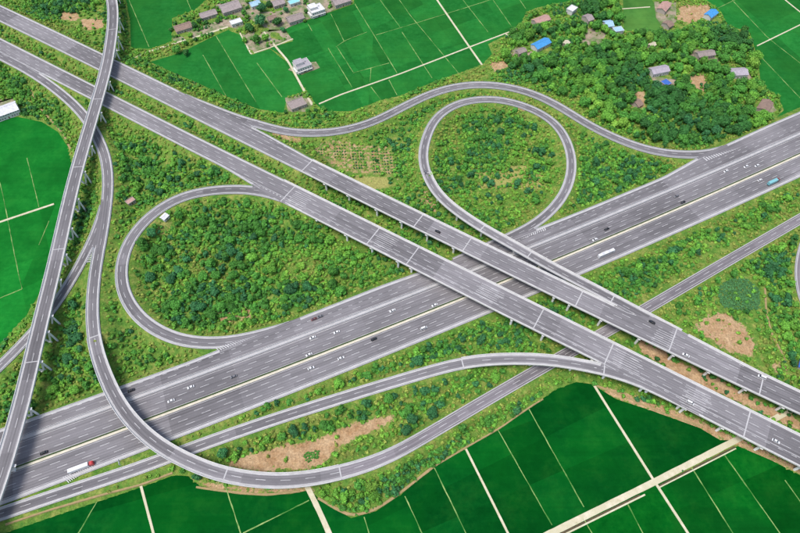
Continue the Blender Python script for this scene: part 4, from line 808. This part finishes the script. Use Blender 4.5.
# scrub: shrubs and tall weeds over every piece of rough ground
items = []
def plant_scrub(spacing, rmin, rmax, polys=None, prob=1.0, pal_fn=None, under=False, clr=0.9):
    X, Y, px, py = scatter(spacing); R = rng.uniform(rmin, rmax, X.shape)
    ok = ~cell(rice_mask, X, Y) & (cell(CLR, X, Y) > clr + R * 0.5) & ~near_house(X, Y, 0.8) & (rng.random(X.shape) < prob)
    occ = cell(OCC, X, Y); ok &= (occ == 0) | ((occ == 2) & (rng.random(X.shape) < 0.7))
    if polys is not None: ok &= inpx(px, py, polys)
    ok &= ~(inpx(px, py, CLEAR) & (rng.random(X.shape) < 0.9))
    for q in range(4):
        a = q * math.pi / 2; ok &= ~cell(rice_mask, X + R * 0.8 * math.cos(a), Y + R * 0.8 * math.sin(a))
    zone = vnoise(X, Y, 38, 11) * 0.55 + vnoise(X, Y, 13, 12) * 0.45; patch = vnoise(X, Y, 17, 13) * 0.6 + vnoise(X, Y, 6, 15) * 0.4
    clrv = cell(CLR, X, Y)
    for i in np.nonzero(ok)[0]:
        f = zone[i]; open_ = patch[i] > 0.66
        if open_ and rng.random() < 0.55: continue                    # grassy openings
        olive = f + 0.35 * (clrv[i] < 6) + rng.normal() * 0.12
        if olive > 0.72: col = GREENS[4] * np.array([1.05, 1.0, 0.9]); rr = R[i] * 0.7
        elif olive > 0.56: col = GREENS[3]; rr = R[i] * 0.85
        elif olive > 0.42: col = GREENS[2]; rr = R[i]
        elif olive > 0.28: col = GREENS[1]; rr = R[i] * 1.1
        else: col = GREENS[random.choice((0, 5, 1))]; rr = R[i] * 1.15
        items.append((X[i], Y[i], float(ground_z(X[i], Y[i])) - 0.15, rr, rng.uniform(0.7, 1.15), col * rng.uniform(0.75, 1.35)))
plant_scrub(3.15, 1.5, 3.0)
plant_scrub(4.4, 1.4, 2.9, LOOPL + LOOPR + DENSE, 0.6)
N_BIG = len(items); plant_scrub(2.7, 0.45, 1.0, None, 0.33, clr=0.5)
print('SHRUBS', N_BIG, len(items), 'tris', N_BIG * len(SHR[0][1]) + (len(items) - N_BIG) * len(TINY[0][1]) + len(TREES_REST) * len(TPL_MID[0][1]))
V, Q, T = merge(items[:N_BIG], SHR); V2, Q2, T2 = merge(items[N_BIG:], TINY); Q = np.concatenate([Q, Q2 + len(V)]); V = np.concatenate([V, V2]); T = np.concatenate([T, T2]); tag(np_obj('roadside_scrub', V, Q, LEAF, T), 'mixed green and olive scrub covering embankments and loop centres', 'scrub', kind='stuff')
# rows of the kitchen garden beside the upper viaduct, and the dark vegetable plot at right
rows = []
for bx, by, nx, ny in ((316, 150, 4, 3), (334, 146, 5, 5), (352, 148, 5, 8), (372, 149, 3, 9), (381, 150, 3, 9), (390, 152, 2, 8)):      # beds with bare paths between
    for i in range(nx):
        for j in range(ny):
            p = P(bx + i * 2.6 + j * 0.3, by + j * 2.9, 0.5)
            if cell(OCC, p[0], p[1]) == 0 and cell(CLR, p[0], p[1]) > 2.5: rows.append((p[0], p[1], float(ground_z(p[0], p[1])), rng.uniform(1.0, 1.35), 0.8, GREENS[random.choice((0, 1, 2, 5))] * rng.uniform(0.8, 1.2)))
V, Q, T = merge(rows, SHR); tag(np_obj('garden_rows', V, Q, LEAF, T), 'rows of leafy crops in the garden above the upper viaduct', 'garden', kind='stuff')
plot = [(716, 290), (728, 279), (745, 276), (760, 288), (761, 308), (742, 309), (724, 306)]
rows = []
X, Y, px, py = scatter(1.35)
for i in np.nonzero(inpoly(px, py, plot))[0]: rows.append((X[i], Y[i], float(ground_z(X[i], Y[i])) + 0.05, rng.uniform(1.2, 1.6), 0.55, np.array((0.050, 0.150, 0.045)) * rng.uniform(0.85, 1.2)))
vp = rows; rows = []
for i in np.nonzero(inpoly(px, py, [(303, 453), (318, 448.5), (320, 457), (306, 462)]))[0]: rows.append((X[i], Y[i], float(ground_z(X[i], Y[i])) - 0.05, rng.uniform(0.8, 1.2), 0.6, GREENS[1] * rng.uniform(0.8, 1.1)))
V, Q, T = merge(rows, TINY); tag(np_obj('crop_patch', V, Q, LEAF, T), 'small green crop patch on the bare soil strip by the curved ramp', 'crop patch', kind='stuff')
rows = vp
V, Q, T = merge(rows, SHR); tag(np_obj('vegetable_plot', V, Q, LEAF, T), 'dark green vegetable plot beside the brown clearing at right', 'vegetable plot', kind='stuff')

# ------------------------------------------------------------------ village houses
ROOFC = {'palegrey': (0.36, 0.34, 0.36), 'dust': (0.30, 0.25, 0.23), 'white': (0.66, 0.66, 0.68), 'brown': (0.27, 0.19, 0.15), 'mauve': (0.33, 0.28, 0.27), 'paleblue': (0.34, 0.52, 0.66), 'turquoise': (0.25, 0.58, 0.60), 'rose': (0.45, 0.28, 0.24), 'blue': (0.07, 0.30, 0.62), 'deepblue': (0.05, 0.14, 0.45), 'cream': (0.58, 0.54, 0.40), 'lavender': (0.40, 0.36, 0.40)}
ROOFM = {k: mat('roof_' + k, c, tuple(v * 0.72 for v in c), 0.5, rough=0.7) for k, c in ROOFC.items()}
WALLM = [mat('wall_white', (0.62, 0.61, 0.58), (0.5, 0.49, 0.46), 0.6), mat('wall_render', (0.42, 0.37, 0.32), (0.33, 0.29, 0.25), 0.6)]
GLASS = mat('window_glass', (0.03, 0.04, 0.05), (0.05, 0.06, 0.07), 0.5, rough=0.15, spec=0.5); FRAME = mat('window_frame', (0.5, 0.5, 0.5)); DOORM = mat('door_wood', (0.16, 0.10, 0.06)); YARD = mat('yard_ground', (0.36, 0.29, 0.22), (0.24, 0.19, 0.13), 0.25, c3=(0.10, 0.16, 0.05), scale3=0.09)
for n_, (px_, py_, w, d, h, turn, kind, rc, lb) in enumerate(VILLAGE):
    p = P(px_, py_, h); z = float(ground_z(p[0], p[1])); root = thing('house' if w > 8 else 'hut', lb, 'house' if w > 8 else 'hut', (p[0], p[1], z), FIELD_ROT + turn)
    wm = WALLM[0] if rc in ('white', 'palegrey', 'paleblue', 'blue', 'lavender', 'turquoise') else WALLM[1]
    w, d = (w * 1.18, d * 1.22) if py_ < 70 and px_ < 360 else (w * 1.08, d * 1.08); W2, D2 = w / 2, d / 2; rm = ROOFM[rc]
    mb = MB(); mb.box(-W2, W2, -D2, D2, -0.6, h); wall = mb.build('wall', wm, root)
    if kind == 'gable':
        rise = d * 0.2; ov = 0.5; t = 0.18
        for sx in (-W2 + 0.01, W2 - 0.01):
            g = MB(); g.add([(sx, -D2 + 0.01, h), (sx, D2 - 0.01, h), (sx, 0, h + rise - 0.02)], [(0, 1, 2)]); g.build('gable_end', wm, root)
        for sg in (-1, 1):
            rf = MB(); e = sg * (D2 + ov); zl = h - rise * ov / D2
            lo = [(-W2 - ov, 0, h + rise), (W2 + ov, 0, h + rise), (W2 + ov, e, zl), (-W2 - ov, e, zl)]
            rf.hexa(lo if sg < 0 else lo, [(x, y, zz + t) for x, y, zz in lo]); ro = rf.build('roof', rm, root)
            rb = MB(); k = max(3, int(w / 1.3))
            for q in range(k + 1):
                x = -W2 - ov + 0.08 + (w + 2 * ov - 0.16) * q / k
                rb.add([(x - 0.06, 0, h + rise + t), (x + 0.06, 0, h + rise + t), (x + 0.06, e, zl + t), (x - 0.06, e, zl + t), (x - 0.06, 0, h + rise + t + 0.1), (x + 0.06, 0, h + rise + t + 0.1), (x + 0.06, e, zl + t + 0.1), (x - 0.06, e, zl + t + 0.1)], [(4, 5, 6, 7), (0, 4, 7, 3), (1, 2, 6, 5), (3, 7, 6, 2)])
            rb.build('roof_rib', rm, ro)['kind'] = 'stuff'
        rd = MB(); rd.box(-W2 - ov - 0.02, W2 + ov + 0.02, -0.2, 0.2, h + rise + 0.1, h + rise + t + 0.16); rd.build('ridge', rm, root)
    else:
        s = MB(); s.box(-W2 - 0.35, W2 + 0.35, -D2 - 0.35, D2 + 0.35, h + 0.003, h + 0.25); ro = s.build('roof', rm, root)
        pr = MB()
        for x0, x1, y0, y1 in ((-W2 - 0.35, W2 + 0.35, -D2 - 0.35, -D2 - 0.1), (-W2 - 0.35, W2 + 0.35, D2 + 0.1, D2 + 0.35), (-W2 - 0.35, -W2 - 0.1, -D2 - 0.1, D2 + 0.1), (W2 + 0.1, W2 + 0.35, -D2 - 0.1, D2 + 0.1)): pr.box(x0, x1, y0, y1, h + 0.252, h + 0.8)
        pr.build('roof_parapet', wm, ro)
        if kind == 'flat2':
            q = MB(); q.box(-W2 + 0.6, W2 * 0.15, -D2 * 0.3, D2 - 0.6, h + 0.252, h + 2.9); q.build('stair_tower', wm, root)
            q = MB(); q.box(-W2 + 0.3, W2 * 0.15 + 0.3, -D2 * 0.3 - 0.3, D2 - 0.3, h + 2.902, h + 3.1); q.build('tower_roof', rm, root)
            q = MB(); q.tube((W2 * 0.55, D2 * 0.3, h + 0.25), (W2 * 0.55, D2 * 0.3, h + 1.5), 0.6, 0.6, 10); q.build('water_tank', RAIL, root)
            q = MB(); q.box(-W2 - 1.6, -W2 - 0.003, -D2 * 0.8, D2 * 0.5, -0.5, h * 0.5); q.build('side_room', wm, root)
            q = MB(); q.box(-W2 - 0.2, W2 + 0.2, -D2 - 1.5, -D2 - 0.36, h * 0.5, h * 0.5 + 0.2); q.build('balcony', WALLM[0], root)
    q = MB(); q.box(-0.55, 0.55, -D2 - 0.06, -D2 - 0.003, 0, 2.1); q.build('door', DOORM, root)
    nw = max(1, int(w / 4))
    for fl in range(2 if h > 5 else 1):
        for i in range(nw * 2):
            x = -W2 + w * (i + 0.5) / (nw * 2)
            if abs(x) < 1.2 and fl == 0: continue
            q = MB(); q.box(x - 0.6, x + 0.6, -D2 - 0.05, -D2 - 0.003, 1.0 + fl * 3, 2.2 + fl * 3); win = q.build('window', FRAME, root)
            q = MB(); q.box(x - 0.5, x + 0.5, -D2 - 0.07, -D2 - 0.052, 1.1 + fl * 3, 2.1 + fl * 3); q.build('pane', GLASS, win)
for pl in YARDS:
    g = gp(pl, 0.3); n = len(g); top = [(x, y, float(ground_z(x, y)) * 0 + 0.62) for x, y in g]; tri = tessellate_polygon([[Vector(p) for p in top]])
    o = obj('yard', top + [(x, y, -0.3) for x, y, z in top], [tuple(t) for t in tri] + [(i, (i + 1) % n, n + (i + 1) % n, n + i) for i in range(n)], YARD); o['kind'] = 'structure'

# ------------------------------------------------------------------ vehicles
def paint(name, c): return mat('paint_' + name, c, tuple(v * 0.93 for v in c), 0.5, rough=0.35, spec=0.5)
CARP = {'white': paint('white', (0.62, 0.62, 0.62)), 'black': paint('black', (0.012, 0.012, 0.014)), 'grey': paint('grey', (0.14, 0.14, 0.15)), 'silver': paint('silver', (0.5, 0.5, 0.52)), 'maroon': paint('maroon', (0.14, 0.05, 0.05)), 'red': paint('red', (0.42, 0.03, 0.03)), 'teal': paint('teal', (0.18, 0.42, 0.45)), 'blue': paint('blue', (0.08, 0.16, 0.4))}
TYRE = mat('tyre', (0.015, 0.015, 0.015)); RIM = mat('rim', (0.35, 0.35, 0.36), rough=0.4, metal=0.6); CGLASS = mat('car_glass', (0.015, 0.018, 0.022), (0.02, 0.024, 0.03), 0.5, rough=0.08, spec=0.6); LAMP = mat('headlamp', (0.7, 0.7, 0.68), rough=0.2); TAIL = mat('tail_lamp', (0.35, 0.02, 0.02), rough=0.3); CHASS = mat('chassis', (0.04, 0.04, 0.045))
def loft(sections, name, m, parent):          # sections: (x, half width, z low, z high, inset of the top)
    mb = MB(); n = 6; V = []
    for x, hw, z0, z1, ins in sections: V += [(x, -hw, z0), (x, -hw, (z0 + z1) / 2), (x, -hw + ins, z1), (x, hw - ins, z1), (x, hw, (z0 + z1) / 2), (x, hw, z0)]
    Fc = []
    for a in range(len(sections) - 1):
        for q in range(n): Fc.append((a * n + q, a * n + (q + 1) % n, (a + 1) * n + (q + 1) % n, (a + 1) * n + q))
    Fc += [tuple(range(n))[::-1], tuple((len(sections) - 1) * n + q for q in range(n))]; mb.add(V, Fc); return mb.build(name, m, parent)
def wheel(parent, x, y, r, w=0.22):
    mb = MB(); mb.tube((x, y - w / 2, r), (x, y + w / 2, r), r, r, 14); o = mb.build('wheel', TYRE, parent); q = MB(); sg = 1 if y > 0 else -1; q.tube((x, y + sg * w * 0.5, r), (x, y + sg * (w * 0.5 + 0.02), r), r * 0.6, r * 0.55, 10); q.build('rim', RIM, o)
def car(root, colour, van=False):
    c = CARP[colour]; L = 2.35 if not van else 2.5; h = 0.0 if not van else 0.3
    loft([(-L, 0.74, 0.35, 0.78 + h, 0.1), (-L + 0.15, 0.86, 0.28, 0.95 + h, 0.1), (-L + 0.9, 0.9, 0.22, 0.98 + h, 0.1), (0.8 if not van else 1.4, 0.9, 0.22, 0.96 + h, 0.1), (L - 0.6, 0.88, 0.25, 0.84 + h * 0.6, 0.14), (L - 0.12, 0.8, 0.3, 0.7 + h * 0.3, 0.14), (L, 0.66, 0.36, 0.6 + h * 0.2, 0.1)], 'body', c, root)
    x0, x1, x2, x3 = (-1.75, -1.15, 0.35, 1.25) if not van else (-2.3, -2.05, 1.0, 1.75); zb, zt = 0.94 + h, 1.45 + h * 1.8
    mb = MB(); mb.hexa([(x0, -0.82, zb), (x3, -0.82, zb), (x3, 0.82, zb), (x0, 0.82, zb)], [(x1, -0.64, zt), (x2, -0.64, zt), (x2, 0.64, zt), (x1, 0.64, zt)]); mb.build('window', CGLASS, root)
    mb = MB(); mb.hexa([(x1 - 0.06, -0.67, zt + 0.002), (x2 + 0.08, -0.67, zt + 0.002), (x2 + 0.08, 0.67, zt + 0.002), (x1 - 0.06, 0.67, zt + 0.002)], [(x1 + 0.08, -0.56, zt + 0.07), (x2 - 0.1, -0.56, zt + 0.07), (x2 - 0.1, 0.56, zt + 0.07), (x1 + 0.08, 0.56, zt + 0.07)]); mb.build('roof', c, root)
    for x in (-1.4, 1.42):
        for y in (-0.8, 0.8): wheel(root, x, y, 0.33)
    for y in (-0.55, 0.55):
        mb = MB(); mb.box(L - 0.16, L + 0.005, y - 0.16, y + 0.16, 0.52, 0.66); mb.build('headlight', LAMP, root); mb = MB(); mb.box(-L - 0.01, -L + 0.1, y - 0.16, y + 0.16, 0.6, 0.76); mb.build('tail_light', TAIL, root)
def truck(root, cab, cargo, length, rear=None):
    x1 = length / 2; x0 = -length / 2; cl = 2.3
    loft([(x1 - cl, 1.2, 0.6, 3.0, 0.05), (x1 - 0.7, 1.22, 0.55, 3.1, 0.08), (x1 - 0.12, 1.2, 0.5, 2.7, 0.12), (x1, 1.1, 0.5, 1.7, 0.1)], 'cab', CARP[cab], root)
    mb = MB(); mb.hexa([(x1 - 0.16, -1.0, 1.72), (x1 - 0.005, -1.0, 1.72), (x1 - 0.005, 1.0, 1.72), (x1 - 0.16, 1.0, 1.72)], [(x1 - 0.3, -0.95, 2.55), (x1 - 0.1, -0.95, 2.55), (x1 - 0.1, 0.95, 2.55), (x1 - 0.3, 0.95, 2.55)]); mb.build('windscreen', CGLASS, root)
    mb = MB(); mb.box(x0, x1 - 0.5, -0.5, 0.5, 0.6, 0.95); mb.build('chassis', CHASS, root)
    mb = MB(); mb.box(x0, x1 - cl - 0.6, -1.25, 1.25, 1.0, 3.6, 0.03, 0.03); b = mb.build('cargo_box', CARP[cargo], root)
    mb = MB(); n = max(4, int((length - cl) / 1.2))
    for q in range(n + 1):
        x = x0 + 0.05 + (length - cl - 0.75) * q / n
        for y in (-1.27, 1.22): mb.box(x, x + 0.08, y, y + 0.05, 1.05, 3.55)
    mb.build('box_rib', CARP[cargo], b)['kind'] = 'stuff'
    for x in [x1 - 1.3, x0 + 1.2, x0 + 2.4] + ([x0 + 3.6] if length > 13 else []):
        for y in (-1.1, 1.1): wheel(root, x, y, 0.5, 0.3)
    for y in (-0.85, 0.85): mb = MB(); mb.box(x1 - 0.1, x1 + 0.01, y - 0.15, y + 0.15, 0.7, 0.95); mb.build('headlight', LAMP, root)
def coach(root, colour, length):
    L = length / 2; c = CARP[colour]
    loft([(-L, 1.15, 0.45, 3.2, 0.12), (-L + 0.2, 1.25, 0.4, 3.35, 0.15), (L - 0.6, 1.25, 0.4, 3.35, 0.15), (L - 0.15, 1.22, 0.4, 2.9, 0.15), (L, 1.1, 0.45, 1.9, 0.12)], 'body', c, root)
    n = 8
    for sg in (-1, 1):
        for q in range(n):
            x = -L + 0.8 + (length - 2.2) * q / n; mb = MB(); mb.box(x, x + (length - 2.2) / n - 0.12, sg * 1.252 - 0.015, sg * 1.252 + 0.015, 1.7, 2.5); mb.build('window', CGLASS, root)
    mb = MB(); mb.hexa([(L - 0.15, -1.0, 1.75), (L + 0.02, -1.0, 1.75), (L + 0.02, 1.0, 1.75), (L - 0.15, 1.0, 1.75)], [(L - 0.4, -0.95, 2.8), (L - 0.1, -0.95, 2.8), (L - 0.1, 0.95, 2.8), (L - 0.4, 0.95, 2.8)]); mb.build('windscreen', CGLASS, root)
    for x in (-L * 0.45, L * 0.3): mb = MB(); mb.box(x - 1.0, x + 1.0, -0.7, 0.7, 3.34, 3.6, 0.1, 0.1); mb.build('roof_unit', CARP['silver'], root)
    for x in (-L + 2.6, L - 2.2):
        for y in (-1.08, 1.08): wheel(root, x, y, 0.48, 0.3)
TRAFFIC = [  # kind, colour, pixel x, pixel y, road, direction along the road, label
    ('car', 'grey', 233.5, 376.5, 'M', -1, 'dark grey car on the expressway below the left loop merge'),
    ('car', 'white', 312.7, 337.5, 'M', -1, 'white car beside the separator strip, middle of the far carriageway'),
    ('car', 'white', 336.7, 332, 'M', -1, 'white car in the far carriageway right of another white car'),
    ('car', 'white', 392.5, 310.5, 'M', -1, 'white car just left of where the lower viaduct crosses the expressway'),
    ('car', 'white', 309, 354.6, 'M', -1, 'white car hugging the far side of the cream median'),
    ('car', 'maroon', 314, 319, 'M', -1, 'dark reddish car in the collector lane below the left loop, left one of two'),
    ('car', 'grey', 320, 316.5, 'M', -1, 'dark car in the collector lane below the left loop, right one of two'),
    ('car', 'white', 190.7, 387, 'M', -1, 'white car on the far carriageway right of the curved ramp bridge'),
    ('car', 'white', 171, 400.7, 'M', -1, 'white car on the far carriageway closest to the curved ramp bridge'),
    ('car', 'black', 131, 390.3, 'M', -1, 'black car in the collector lane just right of the curved ramp bridge'),
    ('car', 'black', 43.6, 452.6, 'M', -1, 'black car in the lower left beside the tall viaduct'),
    ('truck', 'red', 82, 467.5, 'M', 1, 'long white box truck with red cab at lower left'),
    ('car', 'white', 341, 358, 'M', 1, 'white car in the near carriageway, middle of the expressway'),
    ('car', 'white', 311, 368, 'M', 1, 'white car near the cream median of the near carriageway'),
    ('car', 'black', 374, 339, 'M', 1, 'black car close to the median in the near carriageway'),
    ('van', 'white', 423.8, 328, 'M', 1, 'white van in the near carriageway left of the viaduct shadow'),
    ('car', 'white', 434.7, 305, 'M', -1, 'white car at the edge of the lower viaduct shadow'),
    ('coach', 'white', 606, 254, 'M', 1, 'long white coach in the near carriageway right of the viaducts'),
    ('car', 'white', 595, 239.5, 'M', -1, 'white car across the median above the long white coach'),
    ('car', 'black', 606.6, 229, 'M', -1, 'dark car in the far carriageway above the long white coach'),
    ('car', 'black', 683, 202.3, 'M', -1, 'black car beside the median at the right, lower one of two dark cars'),
    ('car', 'grey', 676.5, 196, 'M', -1, 'grey car at the right, upper one of two dark cars'),
    ('car', 'white', 726, 171, 'M', -1, 'white car leftmost of three on the far carriageway at right'),
    ('car', 'white', 746, 166.4, 'M', -1, 'white car in the middle of three on the far carriageway at right'),
    ('car', 'white', 757, 165.5, 'M', -1, 'white car rightmost of three on the far carriageway at right'),
    ('car', 'white', 760, 180, 'M', 1, 'white car just above the teal box truck'),
    ('truck', 'teal', 773, 182.5, 'M', 1, 'teal box truck in the near carriageway at the right edge'),
    ('car', 'black', 652, 322, 'R4', -1, 'black car on the narrow ramp bridge beside the upper viaduct'),
    ('car', 'white', 686, 355, 'VU', -1, 'white car on the upper viaduct just past the painted bars'),
    ('van', 'white', 762, 377, 'VU', -1, 'white van on the upper viaduct near the right edge'),
    ('van', 'white', 690, 402.5, 'VL', 1, 'white van on the outer lane of the lower viaduct by the bars'),
    ('car', 'white', 776, 441, 'VL', 1, 'white car on the lower viaduct near the right edge'),
    ('car', 'black', 437.7, 231.5, 'VU', -1, 'black car on the upper viaduct over the tree strip'),
    ('car', 'grey', 425.5, 172, 'R4', -1, 'dark grey car on the left side of the round loop'),
]
for kind, colour, px_, py_, rk, dr, lb in TRAFFIC:
    r = ROADS[rk]; z = 4.5 if rk == 'M' else 12.0
    for _ in range(3):
        p = P(px_, py_, z + 0.7); j = int(np.argmin(((r.C[:, :2] - p[:2]) ** 2).sum(1))); z = r.C[j, 2]
    ang = math.atan2(r.T[j, 1] * dr, r.T[j, 0] * dr); root = thing({'car': 'car', 'van': 'van', 'truck': 'box_truck', 'coach': 'coach'}[kind], lb, 'truck' if kind == 'truck' else kind, (p[0], p[1], z + 0.03), ang, 'traffic on the interchange')
    if kind == 'car': car(root, colour); root.scale = (1.0, 1.0, 1.0)
    elif kind == 'van': car(root, colour, True); root.scale = (1.04, 1.04, 1.04)
    elif kind == 'truck': truck(root, 'red' if colour == 'red' else 'maroon', 'white' if colour == 'red' else 'teal', 14.8 if colour == 'red' else 12.5)
    else: coach(root, 'white', 15)
# direction sign at the gore of the near ramp
SIGN = mat('sign_white', (0.7, 0.7, 0.7)); p = P(121, 463.5, 4.5); root = thing('road_sign', 'white direction sign on two posts where the near ramp leaves the expressway', 'sign', (p[0], p[1], 4.3), math.radians(-62))
mb = MB(); mb.box(-2.0, 2.0, -0.06, 0.06, 2.2, 4.4); mb.build('panel', SIGN, root)
for x in (-1.3, 1.3): mb = MB(); mb.tube((x, 0.12, -0.5), (x, 0.12, 4.2), 0.09, 0.09, 8); mb.build('post', RAIL, root)
